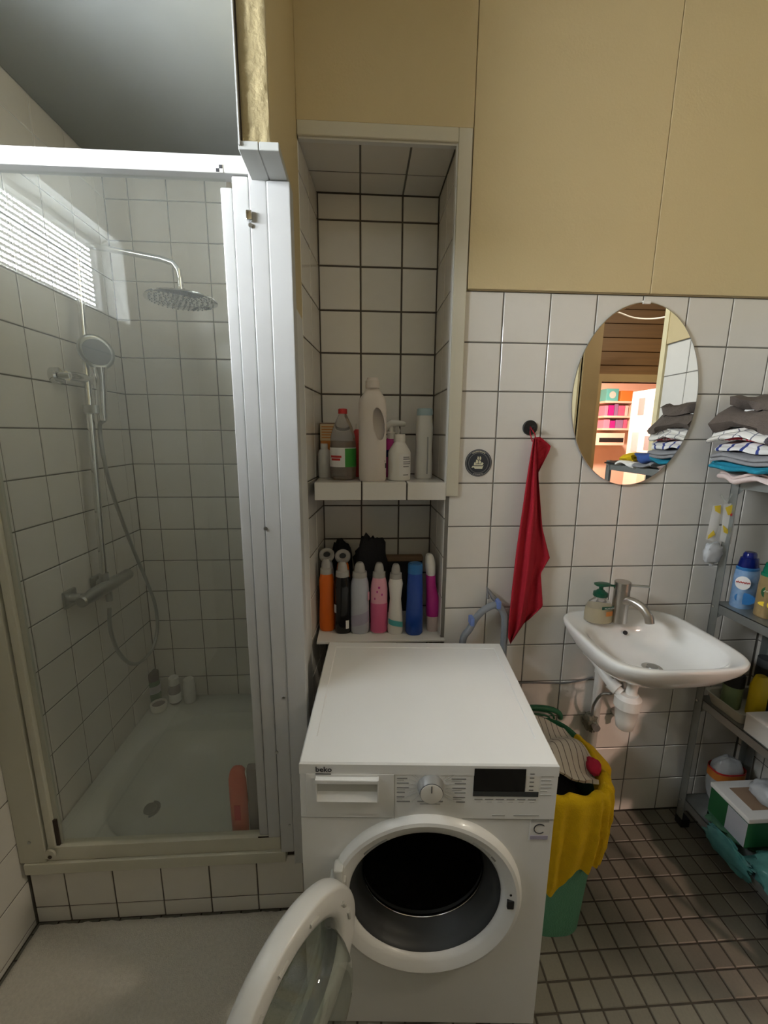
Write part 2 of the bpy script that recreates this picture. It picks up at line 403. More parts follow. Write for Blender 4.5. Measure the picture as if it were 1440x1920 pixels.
# shelf ledge in the niche
ledge = thing('niche_ledge', (-.235, .13, 1.318), 'white tiled ledge halfway up the wall niche', 'ledge')
build('slab', MB().box(-.4615, -.014, .002, .278, 1.322, 1.3805, 'grout'), ledge)
for a, b in ((-.462, -.305), (-.300, -.150), (-.145, -.012)):
    build('edge_tile', MB().box(a, b, -.008, .003, 1.324, 1.385, 'tile', .0015, 1), ledge)
    build('top_tile', MB().box(a, b, .0035, .277, 1.379, 1.385, 'tile', .001, 1), ledge)
board = build('niche_board', MB().box(-.468, .002, -.012, .275, .794, .803, 'plastic_white', .001, 1))
tag(board, 'thin white shelf board at the bottom of the niche', 'shelf board')
# trim around niche
t1 = struct('trim_1', MB().box(-.012, .030, -.012, .006, 1.337, 2.4365, 'trim_grey', .002, 1).box(-.016, -.011, -.006, .012, 1.337, 2.40, 'white_paint'), 'cream vertical trim strip on the right of the niche')
t2 = struct('trim_2', MB().box(-.486, -.012, -.012, .006, 2.398, 2.4365, 'trim_grey', .002, 1).box(-.484, -.014, -.004, .012, 2.393, 2.398, 'white_paint'), 'cream horizontal trim strip over the niche')
# partition between shower and niche
mb = MB().box(PX0, PX1, -.278, YS+.03, 0, 1.9, 'white_paint').box(PX0, PX1, -.278, YS+.03, 1.9, 2.13, 'beige').box(PX0, PX1, -.412, YS+.03, 2.13, ZC, 'beige')
wp = struct('wall_partition', mb, 'narrow cream partition wall between shower and niche')
pe = MB()
nx, nzz = 10, 70
vv = []; ff = []
for i in range(nx+1):
    for j in range(nzz+1):
        x = PX0+.002+(PX1-PX0-.004)*i/nx; z = 2.131+(ZC-2.131)*j/nzz
        d = .005*max(0, nz((x, 0, z), 55))+.003*nz((x, 0, z), 120)
        if i in (0, nx): d = -.001
        vv.append((x, -.4145-d, z))
for i in range(nx):
    for j in range(nzz):
        a = i*(nzz+1)+j; ff.append((a, a+1, a+nzz+2, a+nzz+1))
pe.add(vv, ff, 'plaster'); build('plaster_edge', pe, wp, smooth=60)
build('edge_strip', MB().box(-.5495, -.5465, -.428, -.405, 2.12, ZC, 'frame_white').box(-.5465, -.5445, -.418, -.40, 2.135, ZC, 'grime'), wp)
tr3 = MB()
tr3.box(-.551, -.511, -.424, -.272, 2.114, 2.1295, 'clad', .001, 1).box(-.509, -.4695, -.424, -.272, 2.114, 2.1295, 'clad', .001, 1).box(-.512, -.508, -.420, -.275, 2.116, 2.128, 'frame_white')
struct('trim_3', tr3, 'grey white metal cladding under the partition')
# shower walls
mb = MB().box(XL-.2, PX0+.02, YS+GR, YS+.15, 0, 2.7, 'grout_light'); sb = struct('wall_shower_back', mb, 'white tiled rear wall of the shower')
zrow = lines(.20, 2.59, 2.6354-17*PV, PV)
tiles(sb, (0, YS, 0), (1, 0, 0), (0, 0, 1), lines(XL, PX0, -1.2505, P), zrow)
mb = MB()
W0, W1, WZ0, WZ1 = -1.25, -.40, 2.012, 2.362
mb.box(XL-.2, XL-GR, YR-.1, YS+.15, -.1, WZ0, 'grout_light').box(XL-.2, XL-GR, YR-.1, YS+.15, WZ1, ZC, 'white_paint')
mb.box(XL-.2, XL-GR, W1, YS+.15, WZ0, WZ1, 'grout_light').box(XL-.2, XL-GR, YR-.1, W0, WZ0, WZ1, 'beige')
wl = struct('wall_left', mb, 'left wall of white tiles running into the shower')
tiles(wl, (XL, 0, 0), (0, 1, 0), (0, 0, 1), lines(G, YS, -.133, P), zrow)
zrow2 = lines(0, 2.011, 2.6354-17*PV, PV)
tiles(wl, (XL, 0, 0), (0, 1, 0), (0, 0, 1), lines(-1.45, G, -.133, P), zrow2)
build('upper_plaster', MB().box(XL-.004, XL, YR, W0-.002, 2.012, ZC, 'beige').box(XL-.004, XL, W0-.002, G, WZ1+.001, ZC, 'beige').box(XL-.004, XL, YR, -1.45, 0, 2.012, 'white_paint').box(XL-.004, XL, W1+.002, G, 2.012, WZ1+.001, 'beige'), wl)
spt = tiles(wp, (PX0, 0, 0), (0, -1, 0), (0, 0, 1), lines(-YS, .278, .0, P), lines(.2, 2.59, 2.6354-17*PV, PV), th=.004)
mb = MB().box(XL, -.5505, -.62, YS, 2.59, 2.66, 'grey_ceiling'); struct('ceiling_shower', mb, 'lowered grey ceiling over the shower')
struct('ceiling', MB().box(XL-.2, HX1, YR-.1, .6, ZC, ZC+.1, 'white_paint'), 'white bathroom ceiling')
# window in the left wall
mb = MB(); e = .03
mb.box(XL-.15, XL-.10, W0, W0+e, WZ0, WZ1, 'frame_white').box(XL-.15, XL-.10, W1-e, W1, WZ0, WZ1, 'frame_white').box(XL-.15, XL-.10, W0+e, W1-e, WZ0, WZ0+e, 'frame_white').box(XL-.15, XL-.10, W0+e, W1-e, WZ1-e, WZ1, 'frame_white')
win = struct('window_1', mb, 'high window with patterned glass in the left wall')
build('pane', MB().add([(XL-.13, W0+e, WZ0+e), (XL-.13, W1-e, WZ0+e), (XL-.13, W1-e, WZ1-e), (XL-.13, W0+e, WZ1-e)], [(0, 1, 2, 3)], 'daylight_pane'), win)
mb = MB(); k = 0
while W0+e+k*.02 < W1-e: mb.box(XL-.126, XL-.122, W0+e+k*.02, W0+e+k*.02+.0078, WZ0+e, WZ1-e, 'rib_grey'); k += 1
k = 0
while WZ0+e+k*.02 < WZ1-e: mb.box(XL-.127, XL-.121, W0+e, W1-e, WZ0+e+k*.02, WZ0+e+k*.02+.0078, 'rib_grey'); k += 1
tag(build('pattern_ribs', mb, win), kind='stuff')
build('sill', MB().box(XL-.12, XL+.004, W0, W1, WZ0-.001, WZ0+.010, 'plastic_white'), win)
build('reveal', MB().box(XL-.10, XL-.001, W0, W0+.006, WZ0, WZ1, 'white_paint').box(XL-.10, XL-.001, W1-.006, W1, WZ0, WZ1, 'white_paint').box(XL-.10, XL-.001, W0, W1, WZ1-.006, WZ1, 'white_paint'), win)
# right wall with doorway
D0, D1, DZ = -.75, -1.56, 2.32
mb = MB().box(XR+GR, XR+.10, D0, .3, 0, ZC, 'grout_light').box(XR+GR, XR+.10, YR-.1, D1, 0, ZC, 'beige').box(XR+GR, XR+.10, D1, D0, DZ, ZC, 'beige')
wr = struct('wall_right', mb, 'right wall with white tiles and a doorway')
tiles(wr, (XR, 0, 0), (0, -1, 0), (0, 0, 1), lines(.0, .725, .575, P), rows)
build('panel', MB().box(XR-.008, XR+.004, -.725, 0, 2.0, ZC, 'beige', .0015, 1), wr)
mb = MB().box(XR-.012, XR+.11, D0-.004, D0+.028, 0, DZ, 'jamb_cream').box(XR-.012, XR+.012, D1-.06, D1, 0, DZ+.05, 'jamb_cream').box(XR-.012, XR+.012, D1, D0+.03, DZ, DZ+.05, 'jamb_cream')
mb.box(XR+.0125, XR+.13, D1+.0005, D1+.02, 0, DZ, 'wood_light')
struct('door_1', mb, 'cream doorway frame in the right wall')
# rear wall
struct('wall_rear', MB().box(XL-.2, XR, YR-.1, YR, 0, 2.0, 'rear_paint').box(XL-.2, XR, YR-.1, YR, 2.0, ZC, 'beige'), 'wall opposite the mirror, grey below and cream above')
# hall beyond the doorway, seen in the mirror
KX0, KX1, KZ = 1.86, 2.62, 2.02
mb = MB().box(XR+.10, KX0, HY-.1, HY-.012, 0, 2.95, 'wood').box(KX1, HX1, HY-.1, HY-.012, 0, 2.95, 'wood').box(KX0, KX1, HY-.1, HY-.012, KZ, 2.95, 'wood')
wh = struct('wall_hall', mb, 'dark wooden plank wall of the hall')
zz = lines(0, 2.95, 2.396, .117)
for a, b in zip(zz[:-1], zz[1:]):
    for x0, x1 in (((XR+.10, KX0-.065), (KX1+.065, HX1)) if (a+b)/2 < KZ+.05 else ((XR+.10, HX1),)):
        tiles(wh, (0, HY, 0), (-1, 0, 0), (0, 0, 1), [-x1, -x0], [a, b], gap=.006, mesh=PLANK, name='plank', th=.014, jit=.001)
struct('door_2', MB().box(KX0-.065, KX0, HY-.1, HY+.015, 0, KZ+.065, 'wood_light').box(KX1, KX1+.065, HY-.1, HY+.015, 0, KZ+.065, 'wood_light').box(KX0, KX1, HY-.1, HY+.015, KZ, KZ+.065, 'wood_light'), 'wooden door frame between hall and kitchen')
struct('wall_hall_side', MB().box(HX1, HX1+.1, HY-.1, .6, 0, 2.95, 'wood'), 'wooden side wall of the hall')
struct('wall_hall_end', MB().box(XR+.1, HX1+.1, .5, .6, 0, 2.95, 'wood'), 'wooden end wall of the hall')
# kitchen
mb = MB().box(1.2, 5.2, -5.1, -5.0, 0, 2.7, 'peach'); struct('wall_kitchen_back', mb, 'peach kitchen wall')
struct('wall_kitchen_left', MB().box(1.1, 1.2, -5.1, HY-.1, 0, 2.7, 'peach'), 'peach kitchen side wall')
struct('wall_kitchen_right', MB().box(5.2, 5.3, -5.1, HY-.1, 0, 2.7, 'peach'), 'peach kitchen wall opposite')
struct('wall_kitchen_front', MB().box(HX1, 5.3, HY-.15, HY-.1, 0, 2.7, 'peach'), 'peach kitchen wall beside the hall')
struct('floor_kitchen', MB().box(1.1, 5.3, -5.1, YR-.6, -.1, 0, 'wood_light'), 'wooden kitchen floor')
struct('ceiling_kitchen', MB().box(1.1, 5.3, -5.1, HY-.1, 2.7, 2.8, 'peach'), 'peach kitchen ceiling')

# ------------------------------------------------------------------ washing machine (local: X right, Y to the back, Z up)
MA = math.atan2(-.037, .594); MC = Vector((-.151, -.5835, 0))
_mx = Vector((math.cos(MA), math.sin(MA), 0)); _my = Vector((-math.sin(MA), math.cos(MA), 0))
def mp(x, y, dep=0.0):                   # photo pixel -> local X, Z on the machine front
    d = ray(x, y); t = (MC+_my*dep-CAM).dot(_my)/d.dot(_my); q = CAM+d*t-MC
    return q.dot(_mx), q.z
wm = thing('washing_machine', MC, 'white front loading washing machine with its door hanging open', 'washing machine', rz=MA)
def wb(name, mb, parent=None, **k): return build(name, mb, parent or wm, w=False, **k)
ZF, ZB, DP = .805, .830, .505
CZ, CX, RH = .43, 0.0, .187
mb = MB()
T0 = .776
mb.add([(-.297, .012, .004), (-.297, DP, .004), (-.297, DP, T0+.022), (-.297, .012, T0)], [(0, 1, 2, 3)], 'machine')
mb.add([(.297, .012, .004), (.297, DP, .004), (.297, DP, T0+.022), (.297, .012, T0)], [(3, 2, 1, 0)], 'machine')
mb.add([(-.297, DP, .004), (.297, DP, .004), (.297, DP, T0+.022), (-.297, DP, T0+.022)], [(0, 1, 2, 3)], 'machine')
mb.add([(-.297, .012, .02), (.297, .012, .004), (.297, DP, .004), (-.297, DP, .02)], [(3, 2, 1, 0)], 'machine')
wb('body', mb)
# front sheet with a round hole
z0, z1 = .003, .652
angs = sorted(set([2*PI*k/72 for k in range(72)]+[math.atan2(z-CZ, x) % (2*PI) for x in (-.3, .3) for z in (z0, z1)]))
def rect_hit(t):
    c, s_ = math.cos(t), math.sin(t); k = 1e9
    if c > 1e-6: k = min(k, .3/c)
    if c < -1e-6: k = min(k, -.3/c)
    if s_ > 1e-6: k = min(k, (z1-CZ)/s_)
    if s_ < -1e-6: k = min(k, (z0-CZ)/s_)
    return Vector((k*c, 0, CZ+k*s_))
rg = lambda r_, y: [Vector((r_*math.cos(t), y, CZ+r_*math.sin(t))) for t in angs]
out = [rect_hit(t) for t in angs]
mb = MB().loft([[p+Vector((0, .014, 0)) for p in out], out, rg(.2, 0)], 'machine', False, False)
wb('front_panel', mb, smooth=25)
# plinth line and bezel ring
mb = MB().loft([rg(.238, .001), rg(.236, -.010), rg(.229, -.019), rg(.221, -.021), rg(.199, -.014), rg(.192, -.009), rg(.188, -.002), rg(.187, .015)], 'machine', False, False)
bez = wb('door_ring', mb, smooth=28)
mb = MB().loft([rg(.187, .0), rg(.186, .012), rg(.178, .02), rg(.172, .03), rg(.165, .055), rg(.160, .062), rg(.160, .075)], 'gasket', False, False)
mb.loft([rg(.1595, .060), rg(.1575, .057), rg(.1555, .060), rg(.1575, .065), rg(.1595, .060)], 'chrome', False, False)
wb('gasket', mb, smooth=60)
dr = [rg(.160, .070), rg(.21, .085), rg(.22, .11), rg(.22, .40), rg(.16, .42)]
drum = wb('drum', MB().loft(dr, 'drum', False, True), smooth=40)
mb = MB()
for i in range(44):
    for j in range(9):
        t = 2*PI*(i+.5*(j % 2))/44; y = .13+.03*j; c = Vector((.2195*math.cos(t), y, CZ+.2195*math.sin(t)))
        mb.disc(c, (-math.cos(t), 0, -math.sin(t)), .0065, 'drum_hole', 6, .001)
for k in range(10):
    for j in range(5):
        rr = .04+.026*j; t = 2*PI*k/10+.2*j; mb.disc((rr*math.cos(t), .4195, CZ+rr*math.sin(t)), (0, -1, 0), .007, 'drum_hole', 6, .001)
tag(wb('drum_holes', mb, drum), kind='stuff')
for k in range(3):
    t = R(100+120*k); c, s_ = math.cos(t), math.sin(t); rad = Vector((c, 0, s_)); tan = Vector((-s_, 0, c))
    ring = lambda y: [Vector((0, y, CZ))+rad*.22+tan*.03, Vector((0, y, CZ))+rad*.175+tan*.008, Vector((0, y, CZ))+rad*.175-tan*.008, Vector((0, y, CZ))+rad*.22-tan*.03]
    wb('paddle', MB().loft([ring(.12), ring(.39)], 'drum'), drum)
# top lid with recessed field
def topz(y): return ZF+(ZB-ZF)*(y/DP)
ins = [(-.272, .075), (.272, .075), (.272, .475), (-.272, .475)]
outr = [(-.3, -.004), (.3, -.004), (.3, DP), (-.3, DP)]
mb = MB()
rr = lambda pts, dz: [Vector((x, y, topz(y)+dz)) for x, y in pts]
shr = lambda pts, k: [(x*(1-k), .25+(y-.25)*(1-k)) for x, y in pts]
mb.loft([rr(outr, -.030), rr(outr, -.004), rr(shr(outr, .012), 0), rr(ins, 0), rr(shr(ins, .008), -.0022)], 'machine', True, True)
wb('top_panel', mb, smooth=20)
# control panel fascia
pz0 = .654
mb = MB().box(-.3, .3, -.003, .03, pz0, .776, 'machine', .002, 1); wb('fascia', mb)
xd = mp(740, 1480)[0]
wb('fascia_joint', MB().box(xd-.0006, xd+.0006, -.0036, .0, pz0, .777, 'print_light').box(-.299, .299, -.0008, .002, .6515, .6545, 'print_light'))
x0, za = mp(593, 1452); x1, zb = mp(710, 1495)
dw = wb('detergent_drawer', MB().box(x0-.024, xd-.002, -.0045, .0, pz0+.012, .776, 'machine', .001, 1))
mb = MB(); y0 = -.0046
mb.box(x0, x1, -.0165, y0, za-.011, za, 'machine', .002)
mb.add([(x0, -.0165, zb+.003), (x1, -.0165, zb+.003), (x1, y0, zb+.022), (x0, y0, zb+.022), (x0, y0, zb), (x1, y0, zb)], [(0, 1, 2, 3), (0, 4, 5, 1), (0, 3, 4), (1, 5, 2)], 'machine')
mb.box(x0, x0+.003, -.0165, y0, zb+.003, za, 'machine').box(x1-.003, x1, -.0165, y0, zb+.003, za, 'machine')
mb.box(x0+.003, x1-.003, y0-.0006, y0, zb+.02, za-.011, 'machine_grey')
wb('drawer_grip', mb, dw, smooth=20)
lx, lz = mp(592, 1444)
lg = text_mb('beko', .019, 'print_black', (lx, -.0052, lz+.001), (1, 0, 0), (0, 0, 1), (0, -1, 0), bold=.0005)
lg.box(lx, lx+.036, -.0056, -.005, lz-.0062, lz-.0042, 'print_black'); wb('brand_print', lg, dw, smooth=0)
# knob
kx, kz = mp(807, 1472)
def cyl(cx, cz, ys, rs, mt, mb, segs=32):
    return mb.loft([[Vector((cx+r_*math.cos(2*PI*k/segs), y, cz+r_*math.sin(2*PI*k/segs))) for k in range(segs)] for y, r_ in zip(ys, rs)], mt, False, True)
kn = wb('program_knob', cyl(kx, kz, (-.003, -.006, -.022, -.024), (.0315, .0305, .0275, .026), 'knob_grey', MB()))
wb('knob_outline', cyl(kx, kz, (-.0238, -.0248), (.0268, .0264), 'print_black', MB()), kn)
wb('knob_face', cyl(kx, kz, (-.0235, -.0255, -.026), (.0255, .0255, .023), 'plastic_white', MB()), kn)
wb('knob_pointer', MB().box(kx-.001, kx+.001, -.0268, -.0255, kz+.004, kz+.022, 'print_black'), kn)
# prints around the knob
mb = MB(); random.seed(3)
for side, xa in ((-1, mp(744, 1470)[0]), (1, mp(873, 1470)[0])):
    for k in range(8):
        zt = kz+.044-k*.0125; L_ = random.uniform(.018, .034)
        a, b = (xa, xa+L_) if side < 0 else (xa-L_, xa)
        mb.box(a, b, -.0036, -.003, zt, zt+.003, 'print_grey')
        if k % 2 == 0: mb.box(a, a+(b-a)*.7, -.0036, -.003, zt-.005, zt-.003, 'print_light')
        ex = b if side < 0 else a
        p0 = Vector((ex+(-side)*.004, -.0033, zt+.001)); ang = math.atan2(zt-kz, ex-kx); p1 = Vector((kx+.036*math.cos(ang), -.0033, kz+.036*math.sin(ang)))
        mb.tube([p0, p1], .0005, 'print_light', 4)
mb.box(kx-.03, kx+.03, -.0036, -.003, kz-.043, kz-.040, 'print_grey').box(kx-.024, kx+.024, -.0036, -.003, kz-.050, kz-.047, 'print_light').box(kx-.012, kx+.014, -.0036, -.003, kz+.040, kz+.043, 'print_light')
tag(wb('program_print', mb, smooth=0), kind='stuff')
x0, za = mp(889, 1438); x1, zb = mp(983, 1482); x2, zc = mp(1008, 1490)
ds = wb('display', MB().box(x0, x1, -.0045, -.002, zb, za, 'black_gloss', .001, 1))
wb('display_bar', MB().box(x0, x2, -.0042, -.002, zc-.002, zb-.0005, 'gasket'), ds)
wb('display_bezel', MB().box(x1+.001, x2, -.0038, -.002, zb, za, 'plastic_white'), ds)
mb = MB()
for k in range(5): mb.box(x1+.009, x1+.019, -.0046, -.0036, za-.014-k*.011, za-.0125-k*.011, 'print_black')
wb('indicator', mb, ds)
mb = MB()
for k in range(6):
    a = x0+.004+k*.025; mb.box(a, a+.019, -.0036, -.003, zc-.012, zc-.0095, 'print_grey').box(a+.004, a+.016, -.0036, -.003, zc-.018, zc-.0165, 'print_light')
for k in range(7): mb.box(x2+.004, x2+.004+random.uniform(.015, .03), -.0036, -.003, za-.012-k*.010, za-.0095-k*.010, 'print_light')
mb.box(x1+.006, x2-.002, -.0036, -.003, za+.004, za+.007, 'print_grey')
a, b = mp(597, 1520); mb.box(a, a+.045, -.0036, -.003, b-.002, b+.001, 'print_light')
a, b = mp(922, 1526); mb.box(a, a+.03, -.0036, -.003, b-.002, b+.001, 'print_light'); a, b = mp(962, 1526); mb.box(a, a+.06, -.0036, -.003, b-.002, b+.001, 'print_light')
tag(wb('panel_print', mb, smooth=0), kind='stuff')
# guarantee sticker
a, zt = mp(1006, 1532); b, zb_ = mp(1036, 1575)
a = .245; b = .291
st = wb('round_arrow_sticker', MB().box(a, b, -.0012, .0, zb_, zt, 'paper_white'))
mb = MB().box(a+.002, b-.002, -.0018, -.001, zt-.013, zt-.003, 'print_light').box(a+.002, b-.002, -.0018, -.001, zb_+.003, zb_+.014, 'lilac')
mb.tube([Vector(((a+b)/2+.013*math.cos(R(t)), -.0016, (zt+zb_)/2+.001+.013*math.sin(R(t)))) for t in range(40, 325, 12)], .0012, 'print_black', 5)
wb('sticker_print', mb, st)
# ring stickers, latch
def on_ring(t0, t1, r0, r1, y, mt, mb):
    n = 8; A = [Vector((r0*math.cos(R(t0+(t1-t0)*k/n)), y, CZ+r0*math.sin(R(t0+(t1-t0)*k/n)))) for k in range(n+1)]
    B = [Vector((r1*math.cos(R(t0+(t1-t0)*k/n)), y+.003, CZ+r1*math.sin(R(t0+(t1-t0)*k/n)))) for k in range(n+1)]
    return mb.loft([A, B], mt, False, False, close=False)
wb('ring_label', on_ring(118, 138, .200, .216, -.0165, 'print_grey', MB()), bez)
wb('ring_label', on_ring(42, 58, .200, .216, -.0165, 'print_light', MB()), bez)
wb('ring_label', on_ring(36, 41, .200, .216, -.0165, 'print_grey', MB()), bez)
mb = MB().box(.199, .215, -.0205, -.010, CZ-.018, CZ+.006, 'black', .001, 1).disc((.206, -.0175, CZ+.022), (0, -1, 0), .003, 'black', 10, .001); wb('latch_slot', mb, bez)
wb('hinge', MB().box(-.232, -.192, -.032, .0, CZ+.04, CZ+.075, 'machine_grey', .004).box(-.232, -.192, -.032, .0, CZ-.075, CZ-.04, 'machine_grey', .004).box(-.222, -.198, -.036, -.004, CZ-.11, CZ+.11, 'machine_grey', .006))
# the open door
PH = R(120); dd = Vector((math.cos(PH), -math.sin(PH), 0)); dn = Vector((math.sin(PH), math.cos(PH), 0))*-1   # dn: outer side
DC = Vector((-.205, -.02, CZ))
door = wb('door', MB(), smooth=0)
bpy.data.objects.remove(door)
def dring(r_, h, n=64): return [DC+dd*(.19+r_*math.cos(2*PI*k/n))+Vector((0, 0, 1))*r_*math.sin(2*PI*k/n)+(-dn)*h for k in range(n)]
door = wb('door', MB().loft([dring(.120, -.006), dring(.168, -.008), dring(.182, -.006), dring(.190, .000), dring(.193, .010), dring(.193, .036), dring(.191, .040), dring(.187, .042), dring(.150, .042), dring(.138, .038), dring(.134, .030)], 'machine', False, False), smooth=50)
bowl = [dring(.134, .030), dring(.130, .045), dring(.122, .075), dring(.112, .098), dring(.098, .108), dring(.07, .106), dring(.03, .10)]
def squash(rg_, k):
    out = []
    for p in rg_:
        d = p-DC; a = d.dot(dd)-.19; out.append(p-dd*a*k*.25+Vector((0, 0, 1))*0)
    return out
bowl = [squash(b_, i/6) for i, b_ in enumerate(bowl)]
wb('door_glass', MB().loft(bowl, 'lens_glass', False, True), door, smooth=60)
wb('outer_glass', MB().loft([dring(.122, .002), dring(.122, .006)], 'lens_glass'), door)
for t in (50, 75, 105, 150, 170):
    c = DC+dd*(.19+.164*math.cos(R(t)))+Vector((0, 0, .164*math.sin(R(t))))-dn*.043
    tv = (-dd*math.sin(R(t))+Vector((0, 0, math.cos(R(t))))).normalized()
    wb('inner_clip', MB().tube([c-tv*.012, c+tv*.012], .004, 'machine_grey', 8), door)
for sx in (-.25, .25):
    for sy in (.06, .44): wb('foot', MB().loft([ell(sx, sy, 0, .02, .02), ell(sx, sy, .006, .02, .02)], 'black'))

# ------------------------------------------------------------------ shower enclosure
se = thing('shower_enclosure', (-.95, G, .2), 'white framed shower door with clear glass', 'shower door')
YF = G-.012
build('top_rail', MB().box(XL+.001, -.552, G-.025, G+.012, 2.126, 2.163, 'frame_white', .003), se)
build('bottom_rail', MB().box(-1.262, -.562, G-.016, G+.012, .258, .308, 'frame_cream', .003), se)
build('base_ledge', MB().box(XL+.012, -.545, G-.024, G+.018, .217, .257, 'frame_cream', .004), se)
build('wall_post', MB().box(XL+.001, -1.266, G-.020, G+.012, .2575, 2.1255, 'frame_cream', .003), se)
build('door_bar', MB().box(-1.258, -1.236, G-.018, G+.008, .3085, 2.1255, 'frame_cream', .004), se)
build('seal_strip', MB().box(-1.2355, -1.222, G-.006, G+.002, .3085, 2.1255, 'seal'), se)
build('glass_pane', MB().box(-1.226, -.616, G-.0045, G-.0005, .305, 2.127, 'door_glass'), se)
build('glass_edge', MB().box(-.627, -.600, G-.012, G+.004, .309, 2.105, 'frame_white', .004), se)
build('door_stile', MB().box(-.598, -.5605, G-.020, G+.012, .3085, 2.125, 'frame_white', .004), se)
build('fixed_post', MB().box(-.559, -.5185, G-.026, G+.015, .2575, 2.14, 'frame_white', .004), se)
build('cover_profile', MB().box(-.517, -.4645, G-.030, -.2775, .2175, 2.113, 'frame_white', .003).box(-.5185, -.5165, G-.026, -.278, .21, 2.113, 'frame_white'), se)
build('pivot', MB().disc((-1.249, G-.021, .292), (0, -1, 0), .016, 'frame_cream', 24, .006).disc((-1.247, G-.028, .287), (0, -1, 0), .006, 'grime', 10, .001), se)
for z in (2.02, 1.30, .62):
    build('screw', MB().disc((-.5575, G-.0265, z), (0, -1, 0), .005, 'chrome_dull', 12, .003), se)
build('clip', MB().box(-.566, -.552, G-.036, G-.024, 2.028, 2.05, 'chrome', .003), se)
for z in (.36, .80): build('screw', MB().disc((-.5295, G-.0265, z), (0, -1, 0), .004, 'chrome_dull', 10, .002), se)
build('screw', MB().disc((-1.305, G-.0205, .335), (0, -1, 0), .005, 'chrome_dull', 10, .002), se)
build('dirt_seam', MB().box(-1.2355, -1.226, G-.012, G-.002, .309, .40, 'grime'), se)
build('dirt_seam', MB().box(-.63, -.562, G-.0175, G-.015, .3075, .3105, 'grime'), se)
c = on(1, G-.025, 411, 316); q = .008
mb = MB().box(c.x-q, c.x+q, G-.0258, G-.0252, c.z-q, c.z+q, 'paper_white')
mb.box(c.x, c.x+q*.9, G-.0264, G-.0257, c.z, c.z+q*.9, 'print_black').box(c.x-q*.9, c.x, G-.0264, G-.0257, c.z-q*.9, c.z, 'print_black')
build('square_sticker', mb, se)
# kick wall of tiles under the door
mb = MB().box(XL+.002, -.466, G+GR, -.2785, 0, .215, 'grout'); kick = struct('wall_kick', mb, 'low white tiled step under the shower door')
tiles(kick, (0, G, 0), (1, 0, 0), (0, 0, 1), [XL+.003, -1.24, -1.094, -.946, -.796, -.646, -.497, -.466], [.004, .062, .216])
# grime line where mat meets the step
# shower tray
mb = MB()
tx0, tx1, ty0, ty1 = XL+.003, PX0-.006, G+.022, YS-.003; tc = Vector(((tx0+tx1)/2+.03, (ty0+ty1)/2-.06)); 
def trect(z, inset=0):
    return ell((tx0+tx1)/2, (ty0+ty1)/2, z, (tx1-tx0)/2-inset, (ty1-ty0)/2-inset, 60, 72)
def tub(z, rx, ry, n): return ell(tc.x, tc.y, z, rx, ry, n, 72)
mb.loft([trect(.0), trect(.222), trect(.226, .004), tub(.226, .335, .32, 2.8), tub(.215, .325, .312, 2.8), tub(.15, .300, .288, 2.7), tub(.105, .270, .26, 2.6), tub(.09, .22, .21, 2.4), tub(.085, .08, .08, 2.0)], 'tray', True, True)
tray = build('shower_tray', mb, smooth=50); tag(tray, 'white deep shower tray with rounded basin', 'shower tray')
dp = on(2, .09, 280, 1518)
dr_ = thing('shower_drain', (dp.x, dp.y, .087), 'round chrome drain in the shower tray', 'drain')
build('flange', MB().disc((dp.x, dp.y, .0885), (0, 0, 1), .040, 'chrome_dull', 32, .003), dr_)
build('cap', MB().loft([ell(dp.x, dp.y, .0915, .028, .028), ell(dp.x, dp.y, .0965, .026, .026), ell(dp.x, dp.y, .0985, .018, .018)], 'chrome_dull'), dr_)

# ------------------------------------------------------------------ shower set
RX = XL+.06
rt = Vector((RX, .225, 2.13)); rb = Vector((RX, .150, 1.0))
ss = thing('shower_set', (XL, .18, .95), 'chrome shower column with rain head and mixer bar', 'shower')
def rp(z): return rb+(rt-rb)*((z-rb.z)/(rt.z-rb.z))
build('riser_pipe', MB().tube([rb, rp(1.4), rp(1.8), rt], .012, 'chrome', 14), ss)
ae = Vector((-.945, .240, 2.13))
pts = [rt+Vector((0, 0, .0)), rt+Vector((.004, 0, .025)), rt+Vector((.018, 0, .042)), rt+Vector((.045, 0, .05))]
hx = -.948
pts += [Vector((hx-.16, .235, 2.165)), Vector((hx-.06, .238, 2.150)), Vector((hx-.02, .239, 2.138)), Vector((hx-.004, .24, 2.115)), Vector((hx, .24, 2.085)), Vector((hx, .24, 2.05))]
build('arm', MB().tube(pts, .010, 'chrome', 14), ss, smooth=60)
hz_ = 2.012
mb = MB().loft([ell(hx, .24, hz_+.045, .014, .014), ell(hx, .24, hz_+.02, .016, .016), ell(hx, .24, hz_+.014, .03, .03), ell(hx, .24, hz_+.009, .118, .118, 2, 40), ell(hx, .24, hz_+.003, .122, .122, 2, 40), ell(hx, .24, hz_, .120, .120, 2, 40)], 'chrome', True, True)
rh = build('rain_head', mb, ss, smooth=40)
mb = MB()
for k in range(1, 7):
    for j in range(6*k): mb.disc((hx+.0175*k*math.cos(2*PI*j/(6*k)), .24+.0175*k*math.sin(2*PI*j/(6*k)), hz_-.003), (0, 0, 1), .003, 'gasket', 6, .003)
tag(build('nozzles', mb, rh), kind='stuff')
bz = 1.735; bp = rp(bz)
build('wall_bracket', MB().disc((XL+.001, .115, bz), (1, 0, 0), .027, 'chrome', 28, .018).tube([(XL+.018, .115, bz), (RX-.012, .125, bz)], .011, 'chrome', 12).tube([(RX-.015, .120, bz), (RX-.002, bp.y+.018, bz)], .017, 'chrome', 14), ss)
